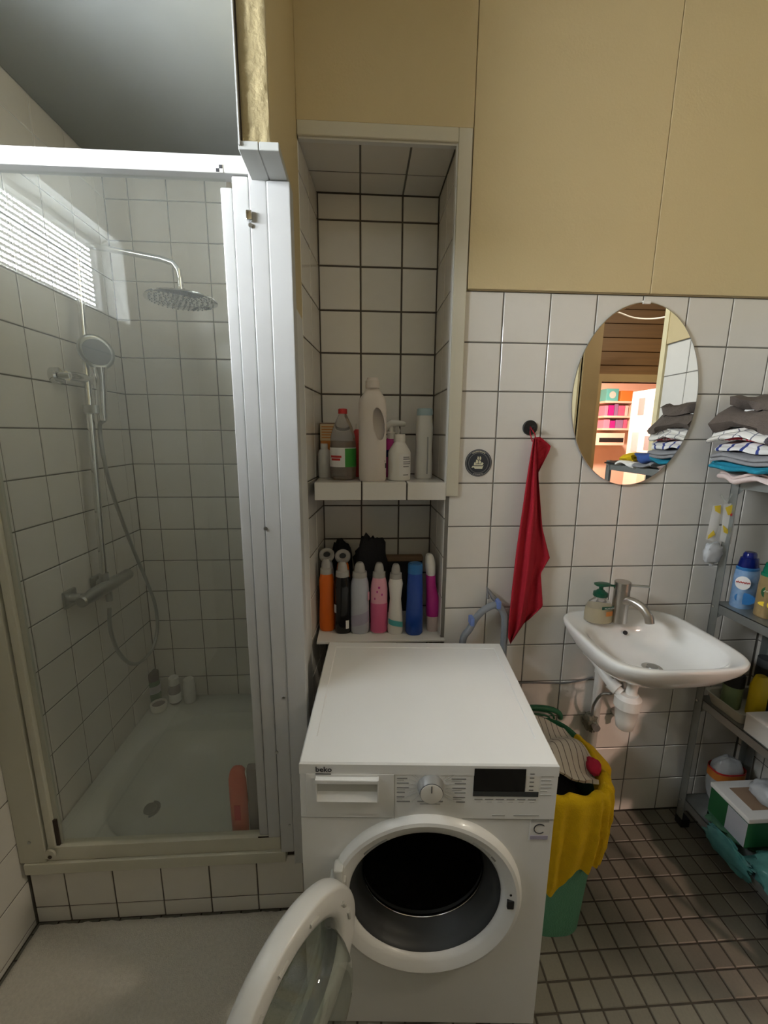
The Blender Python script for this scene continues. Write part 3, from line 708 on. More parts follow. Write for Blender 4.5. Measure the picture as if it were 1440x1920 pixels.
# slider with hand shower
sz = 1.628; sp = rp(sz)
sl = build('slider', MB().loft([ell(sp.x+.012, sp.y+.004, sz-.014, .03, .035, 2.6), ell(sp.x+.012, sp.y+.004, sz+.014, .03, .035, 2.6)], 'chrome_dull'), ss)
h0 = Vector((sp.x+.045, sp.y-.002, sz-.01)); h1 = Vector((sp.x+.055, sp.y-.005, sz+.11)); h2 = Vector((sp.x+.062, sp.y-.02, sz+.19))
hs = build('hand_shower', MB().tube([h0-Vector((0, 0, .03)), h0, h0+(h1-h0)*.5, h1, h1+Vector((.0, -.004, .035))], [.012, .014, .0155, .017, .024], 'chrome', 16), ss)
hn = Vector((.55, -.62, -.2)).normalized(); hc = h1+Vector((.0, -.01, .085)); a_ = hn.orthogonal().normalized(); b_ = hn.cross(a_)
hr = lambda r_, h: [hc+hn*h+(a_*math.cos(2*PI*k/32)+b_*math.sin(2*PI*k/32)*1.15)*r_ for k in range(32)]
build('spray_plate', MB().loft([hr(.03, -.032), hr(.047, -.018), hr(.053, .0), hr(.05, .006), hr(.044, .008)], 'chrome_dull', True, True), hs, smooth=50)
build('nozzle_face', MB().loft([hr(.040, .0082), hr(.039, .0095)], 'hose_grey', True, True), hs)
# mixer bar
m0 = on(0, XL+.07, 158, 1133); m1 = on(0, XL+.07, 243, 1086)
zc_ = .968
build('mixer_bar', MB().tube([(XL+.07, -.005, zc_), (XL+.07, .0, zc_), (XL+.07, .05, zc_), (XL+.07, .055, zc_), (XL+.07, .21, zc_), (XL+.07, .215, zc_), (XL+.07, .29, zc_), (XL+.07, .295, zc_)], [.016, .021, .021, .024, .024, .022, .022, .017], 'chrome_dull', 20), ss)
for y in (.035, .185):
    build('wall_rosette', MB().box(XL+.001, XL+.014, y-.032, y+.032, zc_-.032, zc_+.032, 'chrome_dull', .006).tube([(XL+.012, y, zc_), (XL+.05, y, zc_)], .016, 'chrome_dull', 14), ss)
build('riser_joint', MB().tube([(RX, .150, .985), (RX, .150, 1.02)], .017, 'chrome_dull', 14), ss)
build('hose_joint', MB().tube([(XL+.07, .15, zc_-.02), (XL+.07, .15, zc_-.06)], .012, 'chrome_dull', 12), ss)
def bez_(P0, P1, P2, P3, n=24):
    return [P0*(1-t)**3+P1*3*t*(1-t)**2+P2*3*t*t*(1-t)+P3*t**3 for t in [k/n for k in range(n+1)]]
hp = [on(0, XL+.075, *q) for q in ((205, 1140), (207, 1180), (222, 1222), (245, 1244), (265, 1240), (285, 1218), (295, 1180), (291, 1135), (275, 1090), (250, 1030), (225, 965), (205, 905), (193, 850), (187, 800))]
hp += [h0-Vector((0, 0, .03))]
def smooth_path(p, k=5):
    out = []
    for i in range(len(p)-1):
        a, b, c, d = p[max(i-1, 0)], p[i], p[i+1], p[min(i+2, len(p)-1)]
        for j in range(k):
            t = j/k; out.append(.5*((2*b)+(c-a)*t+(2*a-5*b+4*c-d)*t*t+(3*b-a-3*c+d)*t**3))
    return out+[p[-1]]
build('hose', MB().tube(smooth_path(hp), .0075, 'chrome_dull', 10), ss, smooth=60)

# ------------------------------------------------------------------ generic bottle
def bottle(name, label, cat, bx, by, z, parts, group=None, tall=None, wpx=None, rz=0.0, y=None, x=None):
    """base centre from the photo pixel (bx, by) on the shelf height z; parts = [(name, mat, rings[(h, rx, ry, n)])] in units of height/width"""
    p = on(2, z, bx, by) if y is None else on(1, y, bx, by)
    if x is not None: p.x = x
    s = S(p); H = (on(1, p.y, bx, tall).z-z); W = wpx*s/2
    root = thing(name, (p.x, p.y+W if y is None else y, z), label, cat, group, rz)
    objs = []
    for pn, mt, rings in parts:
        rg_ = [ell(r_[4]*W if len(r_) > 4 else 0, 0, r_[0]*H, r_[1]*W, r_[2]*W, r_[3], 24) for r_ in rings]
        objs.append(build(pn, MB().loft(rg_, mt), root, w=False, smooth=40))
    return root, W, H, objs
def patch(root, name, mt, W, H, z0, z1, a0, a1, r=1.02, n=2.0, parent=None, ry=None, lean=0.0):
    k = 14; mb = MB(); rows_ = []
    for zz_ in (z0, z1):
        row = []
        for i in range(k+1):
            t = R(a0+(a1-a0)*i/k); c, s_ = math.cos(t), math.sin(t)
            row.append(Vector((r*W*math.copysign(abs(c)**(2/n), c), (ry or r)*W*math.copysign(abs(s_)**(2/n), s_), (zz_+lean*(i/k))*H)))
        rows_.append(row)
    mb.loft(rows_, mt, False, False, close=False)
    return build(name, mb, parent or root, w=False, smooth=60)
def label_disc(root, name, mt, W, H, zc0, rad, ang, r=1.03, asp=1.0, parent=None):
    mb = MB(); n = 20; c = []
    for i in range(n):
        t = 2*PI*i/n; a = R(ang)+rad*math.cos(t)/W/r; c.append(Vector((r*W*math.cos(a), r*W*math.sin(a), zc0*H+rad*asp*math.sin(t))))
    a = R(ang); mb.add([Vector((r*W*math.cos(a), r*W*math.sin(a), zc0*H))*1.0]+c, [(0, 1+i, 1+(i+1) % n) for i in range(n)], mt)
    return build(name, mb, parent or root, w=False, smooth=60)

# ---- niche upper ledge
ZU = 1.3855
g = 'bottles on the upper niche ledge'
bx_ = thing('carton', (-.425, .225, ZU), 'tall orange and cream carton behind the clear vinegar bottle', 'box', g)
build('body', MB().box(-.458, -.385, .19, .25, ZU, ZU+.135, 'orange_box', .002, 1), bx_); build('upper_print', MB().box(-.4585, -.3845, .1895, .2505, ZU+.135, ZU+.2, 'cream_box', .002, 1).box(-.4587, -.3843, .1893, .2507, ZU+.197, ZU+.202, 'cardboard'), bx_)
mb = MB()
for k in range(5): mb.box(-.452, -.392, .189, .1895, ZU+.145+k*.010, ZU+.149+k*.010, 'orange_box')
build('text_print', mb, bx_)
rt_, W, H, ob = bottle('small_bottle', 'small plain white bottle beside the vinegar bottle', 'bottle', 608, 896, ZU, [
    ('body', 'plastic_white', [(0, .9, .9, 2), (.03, 1, 1, 2), (.72, 1, 1, 2), (.8, .85, .85, 2), (.85, .5, .5, 2)]), ('cap', 'plastic_white', [(.85, .55, .55, 2), (.99, .55, .55, 2), (1, .5, .5, 2)])], g, 832, 24)
rt_, W, H, ob = bottle('vinegar_bottle', 'clear plastic vinegar bottle with red cap and green white label', 'bottle', 643, 901, ZU, [
    ('body', 'clear_pet', [(0, .8, .8, 2), (.02, .95, .95, 2), (.2, 1, 1, 2), (.42, 1, 1, 2), (.5, .98, .98, 2), (.62, .93, .93, 2), (.75, .72, .72, 2), (.86, .45, .45, 2), (.92, .3, .3, 2), (.93, .26, .26, 2)]),
    ('cap', 'red_print', [(.93, .34, .34, 2), (.99, .34, .34, 2), (1, .3, .3, 2)])], g, 765, 50)
build('liquid', MB().loft([ell(0, 0, h*H, r_*W, r_*W) for h, r_ in ((.01, .78), (.03, .9), (.42, .95), (.5, .93), (.55, .9))], 'vinegar'), ob[0], w=False)
patch(rt_, 'label', 'paper_white', W, H, .19, .46, -165, -15, 1.02); patch(rt_, 'green_label', 'green_print', W, H, .19, .45, -80, -15, 1.03)
lb = patch(rt_, 'red_stripe', 'red_print', W, H, .32, .35, -150, -95, 1.03); patch(rt_, 'red_stripe', 'red_print', W, H, .28, .31, -145, -100, 1.03)
# big handled bottle
p = on(2, ZU, 699, 903); s = S(p); W = 26*s; H = on(1, p.y, 699, 706).z-ZU
big = thing('detergent_jug', (p.x, p.y+W*.75, ZU), 'tall off white jug with a moulded oval handle hole', 'bottle', g)
prof = [(0, .92), (.02, 1), (.45, 1), (.7, 1), (.76, .98), (.80, .92), (.84, .74), (.88, .52), (.90, .42)]
body = build('body', MB().loft([ell(0, 0, h*H, W*r_, W*.72*min(1, r_*1.02), 2.6, 36) for h, r_ in prof], 'plastic_offwhite'), big, w=False, smooth=50)
cut = bpy.data.objects.new('c', None)
# the oval hole is a boolean cut
cm = MB().loft([[Vector((W*.42+W*.42*math.cos(2*PI*k/32)*1.0-.12*W*math.sin(2*PI*k/32), yy, H*(.56)+H*.155*math.sin(2*PI*k/32))) for k in range(32)] for yy in (-.2, .2)], 'plastic_offwhite')
cut = build('handle_cut', cm, big, w=False, smooth=0)
bo = body.modifiers.new('b', 'BOOLEAN'); bo.operation = 'DIFFERENCE'; bo.object = cut; bo.solver = 'EXACT'
bpy.context.view_layer.update()
me = bpy.data.meshes.new_from_object(body.evaluated_get(bpy.context.evaluated_depsgraph_get())); body.modifiers.clear(); body.data = me
bpy.data.objects.remove(cut)
me.polygons.foreach_set('use_smooth', [True]*len(me.polygons)); me.set_sharp_from_angle(angle=R(40))
build('handle_web', MB().loft([[Vector((W*.42+W*.44*math.cos(2*PI*k/32)-.12*W*math.sin(2*PI*k/32), yy, H*.56+H*.16*math.sin(2*PI*k/32))) for k in range(32)] for yy in (W*.08, W*.16)], 'plastic_offwhite'), big, w=False)
build('cap', MB().loft([ell(0, 0, h*H, W*r_, W*r_) for h, r_ in ((.90, .46), (.905, .5), (.97, .5), (.98, .42), (1, .38))], 'plastic_offwhite'), big, w=False)
build('print_mark', MB().box(W*.66, W*.97, -W*.42, -W*.40, H*.13, H*.18, 'print_black').box(W*.72, W*.9, -W*.46, -W*.43, H*.19, H*.21, 'print_grey'), big, w=False)
rt_, W, H, ob = bottle('dark_red_bottle', 'dark red bottle hidden between vinegar bottle and white jug', 'bottle', 672, 893, ZU, [('body', 'red_print', [(0, .9, .9, 2), (.03, 1, 1, 2), (.8, 1, 1, 2), (.9, .5, .5, 2)]), ('cap', 'plastic_white', [(.9, .4, .4, 2), (1, .4, .4, 2)])], g, 795, 24, y=.19)
# spray behind
p = on(1, .17, 739, 895); sprz = ZU
sp_ = thing('trigger_spray', (p.x-.012, .185, sprz), 'white trigger spray with purple label behind the small medicine bottle', 'spray bottle', g)
H = on(1, .17, 739, 785).z-ZU
build('body', MB().loft([ell(0, 0, h*H, r_, r_*.7, 2.4) for h, r_ in ((0, .03), (.04, .033), (.5, .033), (.62, .022), (.68, .014))], 'magenta'), sp_, w=False)
build('label', MB().loft([ell(0, 0, h*H, .0335, .0245, 2.4) for h in (.35, .47)], 'navy', False, False), sp_, w=False)
tg = build('trigger_head', MB().tube([(-.022, 0, H*.80), (-.012, 0, H*.88), (.004, 0, H*.92), (.026, 0, H*.925), (.050, 0, H*.91), (.054, 0, H*.905)], [.008, .013, .0145, .012, .009, .006], 'plastic_white', 14), sp_, w=False, smooth=60)
build('neck', MB().loft([ell(0, 0, h*H, r_, r_) for h, r_ in ((.66, .015), (.76, .015), (.78, .011), (.90, .010))], 'plastic_white'), sp_, w=False)
build('trigger', MB().tube([(.022, 0, H*.90), (.030, 0, H*.80), (.024, 0, H*.70)], .0045, 'plastic_white', 8), sp_, w=False)
rt_, W, H, ob = bottle('medicine_bottle', 'squat white bottle with white screw cap and small printed label', 'bottle', 750, 902, ZU, [
    ('body', 'plastic_white', [(0, .93, .93, 2), (.02, 1, 1, 2), (.60, 1, 1, 2), (.63, .97, .97, 2), (.82, .50, .50, 2), (.84, .46, .46, 2)]), ('cap', 'plastic_white', [(.84, .52, .52, 2), (.99, .5, .5, 2), (1, .46, .46, 2)])], g, 814, 43)
lb = patch(rt_, 'label', 'paper_white', W, H, .1, .58, -95, -15, 1.015)
mb = MB()
for zz_, a1 in ((.50, -35), (.46, -30), (.40, -25), (.36, -28), (.30, -40), (.12, -45)):
    patch(rt_, 'text_line', 'print_grey', W, H, zz_, zz_+.022, -75, a1, 1.025, parent=lb)
rt_, W, H, ob = bottle('slim_bottle', 'tall slim white bottle with pale blue cap and grip groove', 'bottle', 796, 898, ZU, [
    ('body', 'plastic_white', [(0, .92, .75, 2.4), (.02, 1, .8, 2.4), (.2, 1, .8, 2.4), (.4, .92, .72, 2.4), (.6, .96, .75, 2.4), (.75, .95, .78, 2.4), (.9, .85, .75, 2.2)]), ('cap', 'silver', [(.9, .86, .76, 2.2), (.93, .92, .8, 2.2), (.99, .88, .78, 2.2), (1, .8, .7, 2.2)])], g, 765, 33)
build('grip_groove', MB().tube([(W*.28, -W*.86, H*.07), (W*.32, -W*.83, H*.3), (W*.28, -W*.80, H*.6)], .0025, 'print_light', 6), rt_, w=False)
ob[1].data.materials[0] = mat('pale_blue_cap', (0.42, 0.56, 0.60), 0.35)

# ---- niche lower board
ZB_ = .8035
g = 'bottles on the lower niche board'
def det(name, label, bx, by, top, wpx, bm_, cm_, waist=.0, rows_=None, cap0=.8, **k):
    return bottle(name, label, 'bottle', bx, by, ZB_, [
        ('body', bm_, [(0, .85, .7, 2.4), (.025, .97, .8, 2.4), (.1, 1, .82, 2.4), (.3, 1-waist*.4, .8, 2.4), (.5, 1-waist, .8-waist*.3, 2.3), (.62, 1-waist*.7, .78, 2.3), (.72, .9, .75, 2.2), (cap0-.02, .78, .7, 2), (cap0, .72, .68, 2)]),
        ('cap', cm_, [(cap0, .78, .72, 2), (cap0+.07, .74, .7, 2), (cap0+.08, .58, .56, 2), (.94, .52, .5, 2), (.98, .42, .4, 2), (1, .3, .3, 2)])], g, top, wpx, **k)
det('detergent_bottle', 'orange bottle with clear cap at the left end of the lower niche board', 613, 1186, 1052, 30, 'orange', 'clear_cap', .12)
rt_, W, H, ob = det('detergent_bottle', 'black bottle with white cap and small white mark', 643, 1191, 1058, 33, 'black_gloss', 'clear_cap', .1)
patch(rt_, 'print_mark', 'paper_white', W, H, .08, .2, -75, -52, 1.03, 2.4, ry=.85); patch(rt_, 'print_mark', 'silver', W, H, .3, .42, -160, -130, 1.03, 2.4, ry=.85)
rt_, W, H, ob = det('detergent_bottle', 'silver grey bottle with faint swirl print and clear cap', 675, 1192, 1060, 36, 'silver', 'clear_cap', .05)
patch(rt_, 'print_swirl', 'lilac', W, H, .1, .26, -150, -30, 1.02, 2.4, ry=.84, lean=.08); patch(rt_, 'print_flower', 'pink_light', W, H, .48, .6, -40, -15, 1.03, 2.4, ry=.84)
rt_, W, H, ob = det('detergent_bottle', 'pink bottle with paler upper half and clear cap', 711, 1190, 1060, 32, 'pink_light', 'clear_cap', .0)
patch(rt_, 'lower_print', 'pink', W, H, .02, .44, -178, -2, 1.02, 2.4, ry=.84)
for a, zz_ in ((-120, .5), (-105, .6), (-80, .56), (-95, .66)): patch(rt_, 'print_flower', 'magenta', W, H, zz_, zz_+.03, a, a+8, 1.02, 2.4, ry=.84)
rt_, W, H, ob = det('detergent_bottle', 'white waisted bottle with teal swoosh near its foot', 742, 1192, 1062, 30, 'plastic_white', 'clear_cap', .3)
patch(rt_, 'teal_swoosh', 'teal_print', W, H, .16, .24, -150, -30, 1.02, 2.4, ry=.84, lean=-.06)
rt_, W, H, ob = bottle('detergent_bottle', 'glossy blue bottle with blue flat cap', 'bottle', 778, 1194, ZB_, [
    ('body', 'blue', [(0, .85, .7, 2.4), (.03, 1, .8, 2.4), (.3, .98, .8, 2.4), (.5, .9, .74, 2.4), (.65, .92, .74, 2.3), (.86, .82, .72, 2.1)]), ('cap', 'blue_cap', [(.86, .84, .76, 2), (.97, .84, .76, 2), (.99, .78, .7, 2), (.985, .6, .55, 2), (1, .55, .5, 2)])], g, 1060, 33)
# magenta trigger spray, seen from behind
p = on(2, ZB_, 811, 1186); H = on(1, p.y+.02, 804, 1037).z-ZB_; s = S(p)
ms = thing('trigger_spray', (p.x, p.y+.022, ZB_), 'magenta and pale pink trigger spray bottle at the right end of the niche', 'spray bottle', g)
build('body', MB().loft([ell(ox*s, 0, h*H, r_*s, r_*s*.85, 2.3) for h, r_, ox in ((.20, 12, 1), (.3, 13, 1), (.42, 12, 0), (.52, 10, -2), (.62, 9, -4), (.73, 9, -5))], 'magenta'), ms, w=False)
build('lower_body', MB().loft([ell(1*s, 0, h*H, r_*s, r_*s*.85, 2.3) for h, r_ in ((0, 9.5), (.02, 10.5), (.205, 12))], 'pale_pink_cloth'), ms, w=False)
build('trigger_head', MB().loft([ell(ox*s, oy, h*H, r_*s, r_*s*1.3, 2.3) for h, r_, ox, oy in ((.73, 8, -5, 0), (.8, 9, -6, 0), (.87, 9.5, -7, -.004), (.94, 8.5, -8, -.006), (.985, 6, -9, -.006), (1, 3, -9, -.006))], 'plastic_white'), ms, w=False)
build('nozzle', MB().tube([(-6*s, -.010, H*.86), (-5*s, -.026, H*.85)], .008, 'plastic_white', 10), ms, w=False)
# two lying-open caps behind
for nm, bx2, ty, mt, yy in (('grey bottle with open clear cap behind the orange bottle', 615, 1020, 'silver', .135), ('orange bottle with open clear cap behind the black bottle', 644, 1023, 'orange', .135)):
    rt_, W, H, ob = bottle('refill_bottle', nm, 'bottle', bx2, 1150, ZB_, [('body', mt, [(0, .8, .8, 2), (.03, .95, .95, 2), (.6, .95, .95, 2), (.76, .75, .75, 2), (.80, .6, .6, 2)])], g, ty, 28, y=yy)
    c0 = Vector((0, 0, H*.86)); d0 = Vector((0, -.62, .78)); a0 = Vector((1, 0, 0)); b0 = d0.cross(a0)
    rr_ = lambda h, r_: [c0+d0*h*W+(a0*math.cos(2*PI*k/24)+b0*math.sin(2*PI*k/24))*r_*W for k in range(24)]
    build('cap', MB().loft([rr_(-.7, .4), rr_(-.55, .8), rr_(-.1, 1.0), rr_(.35, 1.0), rr_(.5, .85), rr_(.45, .55), rr_(.3, .45), rr_(-.2, .4)], 'clear_cap'), rt_, w=False, smooth=50)
    build('cap_hole', MB().loft([rr_(.2, .42), rr_(.25, .42)], 'gasket'), rt_, w=False)
# black cloth bundle and box
def lump(c, sx, sy, sz, mt, amp=.25, sc_=3.0, k=0.0, n=2.3, segs=28, rings=14, flat=True):
    mb = MB(); rs = []
    for i in range(rings+1):
        ph = -PI/2+PI*i/rings; cz = math.sin(ph); rr_ = max(.02, math.cos(ph))**.6
        ring = []
        for q in ell(0, 0, 0, rr_, rr_, n, segs):
            d = Vector((q.x, q.y, cz)); f = 1+amp*nz(d, sc_, k)+amp*.5*nz(d, sc_*2.3, k+3)
            z = d.z*f
            if flat: z = max(z, -1.0)
            ring.append(Vector((c[0]+sx*d.x*f, c[1]+sy*d.y*f, c[2]+sz*z)))
        rs.append(ring)
    zmin = min(p.z for r_ in rs for p in r_)
    return mb.loft(rs, mt)
p = on(1, .16, 695, 1030)
bc = build('cloth_bundle', lump((p.x+.002, .158, ZB_+.172), .066, .042, .174, 'dark_cloth', .28, 2.2, 2), smooth=70)
tag(bc, 'crumpled black cloth bundle behind the bottles in the niche', 'cloth')
p = on(1, .2, 640, 1030); bc = build('cloth_bundle', lump((p.x, .225, ZB_+.155), .045, .04, .157, 'dark_cloth', .2, 2, 5), smooth=70)
tag(bc, 'smaller black cloth lump in the left rear of the niche', 'cloth')
a = on(1, .2, 705, 1050); b = on(1, .2, 795, 1050)
tb = thing('flat_box', ((a.x+b.x)/2, .235, ZB_), 'dark flat box standing at the back of the niche behind the bottles', 'box')
build('body', MB().box(a.x, b.x, .238, .272, ZB_, on(1, .215, 740, 1056).z, 'black', .002, 1), tb); build('lid', MB().box(a.x-.002, b.x+.002, .236, .274, on(1, .215, 740, 1056).z, on(1, .215, 740, 1047).z, 'cardboard', .002, 1), tb)

# ------------------------------------------------------------------ mirror, sticker, hook, towel
mc = Vector((.6245, 0, 1.6755))
mr_ = thing('mirror', (mc.x, -.004, mc.z-.30), 'frameless oval mirror on the tiled wall above the sink', 'mirror')
mo = lambda k, y: [Vector((mc.x+.2185*k*math.cos(2*PI*i/72), y, mc.z+.2975*k*math.sin(2*PI*i/72))) for i in range(72)]
build('backing', MB().loft([mo(.985, -.001), mo(.985, -.005)], 'galv'), mr_)
build('mirror_glass', MB().loft([mo(1, -.0052), mo(1, -.0085)], 'mirror'), mr_, smooth=20)
build('rim', MB().loft([mo(1.0, -.0050), mo(1.006, -.0050), mo(1.006, -.0088), mo(1.0, -.0088)], 'chrome_dull', False, False), mr_)
build('clip', MB().box(mc.x-.012, mc.x+.014, -.012, -.001, mc.z+.293, mc.z+.304, 'plastic_white', .002), mr_)
c = on(1, -.001, 897, 868)
stk = thing('ship_sticker', (c.x, -.001, c.z-.04), 'round dark sticker with cream sailing ship emblem', 'sticker')
build('disc', MB().disc((c.x, -.0008, c.z), (0, -1, 0), .0465, 'sticker_navy', 40, .0006), stk)
build('ring', MB().disc((c.x, -.0014, c.z), (0, -1, 0), .0435, 'print_light', 40, .0003, .0425).disc((c.x, -.0014, c.z), (0, -1, 0), .0345, 'print_light', 40, .0003, .0338), stk)
em = MB(); q = lambda pts: [Vector((c.x+x*.001, -.0014, c.z+z*.001)) for x, z in pts]
for pts in ([(-20, -10), (-24, -17), (-15, -15), (-12, -20), (14, -20), (16, -13), (19, -8), (12, -11), (-10, -11)], [(-16, -8), (14, -8), (18, -1), (12, 3), (9, -4), (-9, -4), (-12, 4), (-15, 0)],
            [(-10, -2), (-2, -2), (-1, 8), (-8, 12), (-9, 5)], [(0, -2), (9, -2), (8, 7), (2, 10)], [(-5, 13), (0, 10), (1, 18), (-3, 24), (-4, 18)], [(3, 12), (8, 10), (9, 18), (4, 24)]):
    em.poly(q(pts), (0, -1, 0), .0003, 'sticker_cream')
tag(build('ship_emblem', em, stk), kind='stuff')
lt = MB()
for k in range(11):
    a = R(58+k*6.4); x, z = c.x+.039*math.cos(a), c.z+.039*math.sin(a); lt.box(x-.0013, x+.0013, -.0017, -.0013, z-.0018, z+.0018, 'sticker_cream')
for k in range(8):
    a = R(-112+k*6.4); x, z = c.x+.039*math.cos(a), c.z+.039*math.sin(a); lt.box(x-.0012, x+.0012, -.0017, -.0013, z-.0016, z+.0016, 'print_light')
tag(build('rim_print', lt, stk), kind='stuff')
c = on(1, -.005, 994, 802)
hk = thing('wall_hook', (c.x, 0, c.z-.024), 'round black wall hook holding the red towel', 'hook')
build('plate', MB().loft([[Vector((c.x+r_*math.cos(2*PI*k/36), y, c.z+r_*math.sin(2*PI*k/36))) for k in range(36)] for y, r_ in ((-.001, .025), (-.006, .025), (-.008, .023))], 'black', True, True), hk)
build('peg', MB().tube([(c.x, -.006, c.z-.002), (c.x, -.022, c.z-.004), (c.x+.001, -.032, c.z+.004)], [.005, .005, .006], 'black', 12), hk)
# towel: front and rear sheet plus a turned corner, all one cloth
def sheet(Lp, Rp, y0, amp, waves, ph, mt, mb, nv=46, nu=26, th=.004, grow=1.0):
    def interp(P_, t):
        f = t*(len(P_)-1); i = min(int(f), len(P_)-2); f -= i
        return P_[i][0]*(1-f)+P_[i+1][0]*f, P_[i][1]*(1-f)+P_[i+1][1]*f
    front = []
    for j in range(nv+1):
        t = j/nv; lx, ly = interp(Lp, t); rx, ry = interp(Rp, t); row = []
        for i in range(nu+1):
            u = i/nu; a = (lx*(1-u)+rx*u, ly*(1-u)+ry*u)
            y = y0-amp*(.35+.65*t*grow)*(.5+.5*math.sin(2*PI*waves*u+ph+1.2*t))-.004*nz((u*3, t*5, ph), 1.5)
            row.append(on(1, y, *a))
        front.append(row)
    n = nu+1; v = [p for r_ in front for p in r_]; k = len(v); v += [p+Vector((0, th, 0)) for p in v]
    f = []
    for j in range(nv):
        for i in range(nu):
            a = j*n+i; f.append((a, a+1, a+n+1, a+n)); f.append((k+a, k+a+n, k+a+n+1, k+a+1))
    for j in range(nv):
        for a in (j*n, j*n+nu): f.append((a, a+n, k+a+n, k+a))
    for i in range(nu):
        for a in (i, nv*n+i): f.append((a, a+1, k+a+1, k+a))
    return mb.add(v, f, mt)
tw = thing('hand_towel', on(1, -.03, 985, 1207), 'red terry hand towel hanging from the black hook', 'towel')
mb = MB()
sheet([(1001, 822), (991, 880), (981, 950), (969, 1030), (960, 1110), (954, 1170), (953, 1196), (957, 1207)], [(1005, 822), (1006, 880), (1007, 950), (1006, 1010), (1000, 1080), (992, 1130), (985, 1165), (957, 1208)], -.038, .028, 1.6, .4, 'red_towel', mb)
sheet([(1000, 824), (998, 900), (990, 1000), (980, 1100), (968, 1160), (962, 1185)], [(1009, 824), (1010, 900), (1017, 990), (1031, 1046), (1014, 1075), (1018, 1137), (995, 1158)][:6]+[(994, 1160)], -.018, .020, 1.9, 2.2, 'red_towel', mb)
sheet([(1003, 820), (1002, 845), (1004, 870), (1008, 886)], [(1013, 819), (1033, 836), (1030, 846), (1009, 887)], -.016, .008, .8, 1.0, 'red_towel', mb, 14, 10)
build('cloth', mb, tw, smooth=80)
a = on(1, -.026, 994, 800)
build('loop', MB().tube([on(1, -.034, 998, 828), on(1, -.030, 994, 812), a, on(1, -.030, 1003, 814), on(1, -.036, 1005, 828)], .0018, 'red_towel', 6), tw)

# ------------------------------------------------------------------ grey hose holder behind the machine
hs_ = thing('drain_hose', (.16, -.045, .45), 'grey bent hose with blue clips behind the washing machine', 'hose')
P1 = [on(1, -.045, *q_) for q_ in ((868, 1200), (880, 1180), (893, 1158), (910, 1142), (930, 1135))]+[on(1, -.045, 944, 1150), on(1, -.045, 946, 1180)]
P1 += [Vector((P1[-1].x, -.045, .6)), Vector((P1[-1].x, -.045, .45))]
P1 = [Vector((P1[0].x-.004, -.045, .45))]+[Vector((P1[0].x-.002, -.045, .7))]+P1
build('tube', MB().tube(smooth_path(P1, 6), .0125, 'hose_grey', 14), hs_, smooth=60)
for q_ in ((886, 1166), (936, 1134)):
    p = on(1, -.060, *q_); build('clip', MB().box(p.x-.008, p.x+.007, -.066, -.028, p.z-.016, p.z+.014, 'clip_blue', .004), hs_)
build('hook', MB().tube([on(1, -.03, 937, 1134), on(1, -.03, 925, 1120), on(1, -.03, 913, 1103), on(1, -.03, 915, 1122)], [.009, .010, .008, .006], 'midgrey_cloth', 10), hs_)

# ------------------------------------------------------------------ sink
SC = Vector((.626, -.207)); SZ = .905
sk = thing('wash_basin', (SC.x, SC.y, .765), 'white ceramic wash basin fixed to the tiled wall', 'sink')
mb = MB(); sg = 64
def sr(dx, dy, z, rx, ry, n): return [Vector((p.x, min(p.y, -.0015), p.z)) for p in ell(SC.x+dx, SC.y+dy, z, rx, ry, n, sg)]
rings = [sr(0, .04, .768, .06, .06, 2), sr(0, .03, .775, .10, .09, 2.2), sr(0, .015, .80, .155, .145, 2.5), sr(0, .005, .84, .197, .185, 2.9), sr(0, 0, .875, .214, .201, 3.9), sr(0, 0, .893, .2195, .2055, 4.3), sr(0, 0, .902, .2195, .2055, 4.3), sr(0, 0, .906, .2155, .202, 4.3), sr(0, 0, .905, .207, .193, 4.3),
         sr(0, -.025, .899, .190, .160, 3.2), sr(0, -.033, .894, .183, .147, 3.0), sr(0, -.035, .880, .178, .142, 3.0), sr(0, -.037, .855, .168, .134, 2.9), sr(0, -.039, .832, .147, .117, 2.7), sr(0, -.041, .819, .100, .083, 2.4), sr(0, -.042, .814, .026, .026, 2)]
build('bowl', MB().loft(rings, 'ceramic', True, True), sk, smooth=70)
p = on(1, SC.y+.097, 1171, 1196)
build('overflow', MB().disc((p.x, SC.y+.0985, .866), (0, -1, .32), .0075, 'black', 16, .004), sk)
build('waste', MB().disc((SC.x, SC.y-.042, .8145), (0, 0, 1), .030, 'chrome', 28, .003).loft([ell(SC.x, SC.y-.042, .8175, .018, .018), ell(SC.x, SC.y-.042, .822, .016, .016)], 'chrome_dull'), sk)
# faucet
fb = on(2, .899, 1166, 1172); fb = Vector((fb.x, fb.y+.022, .9035)); s = S(fb)
fa = thing('faucet', fb, 'brushed steel single lever faucet on the wash basin', 'faucet')
top = on(1, fb.y, 1182, 1105).z
build('body', MB().tube([fb, fb+Vector((0, 0, .004)), fb+Vector((0, 0, top-fb.z))], [.0275, .0265, .0255], 'steel', 28), fa)
cap_ = build('lever_cap', MB().tube([(fb.x, fb.y, top+.0008), (fb.x, fb.y, top+.028), (fb.x, fb.y, top+.030)], [.0262, .0262, .024], 'steel', 28), fa)
build('lever', MB().tube([(fb.x+.018, fb.y-.004, top+.017), (fb.x+.082, fb.y-.022, top+.017)], .0046, 'chrome_dull', 10), cap_)
zs = top-.028
build('spout', MB().tube(smooth_path([Vector((fb.x, fb.y-.012, zs-.012)), Vector((fb.x+.012, fb.y-.035, zs)), Vector((fb.x+.028, fb.y-.068, zs-.008)), Vector((fb.x+.038, fb.y-.090, zs-.03)), Vector((fb.x+.042, fb.y-.096, zs-.052))], 6), .0138, 'steel', 18), fa, smooth=60)
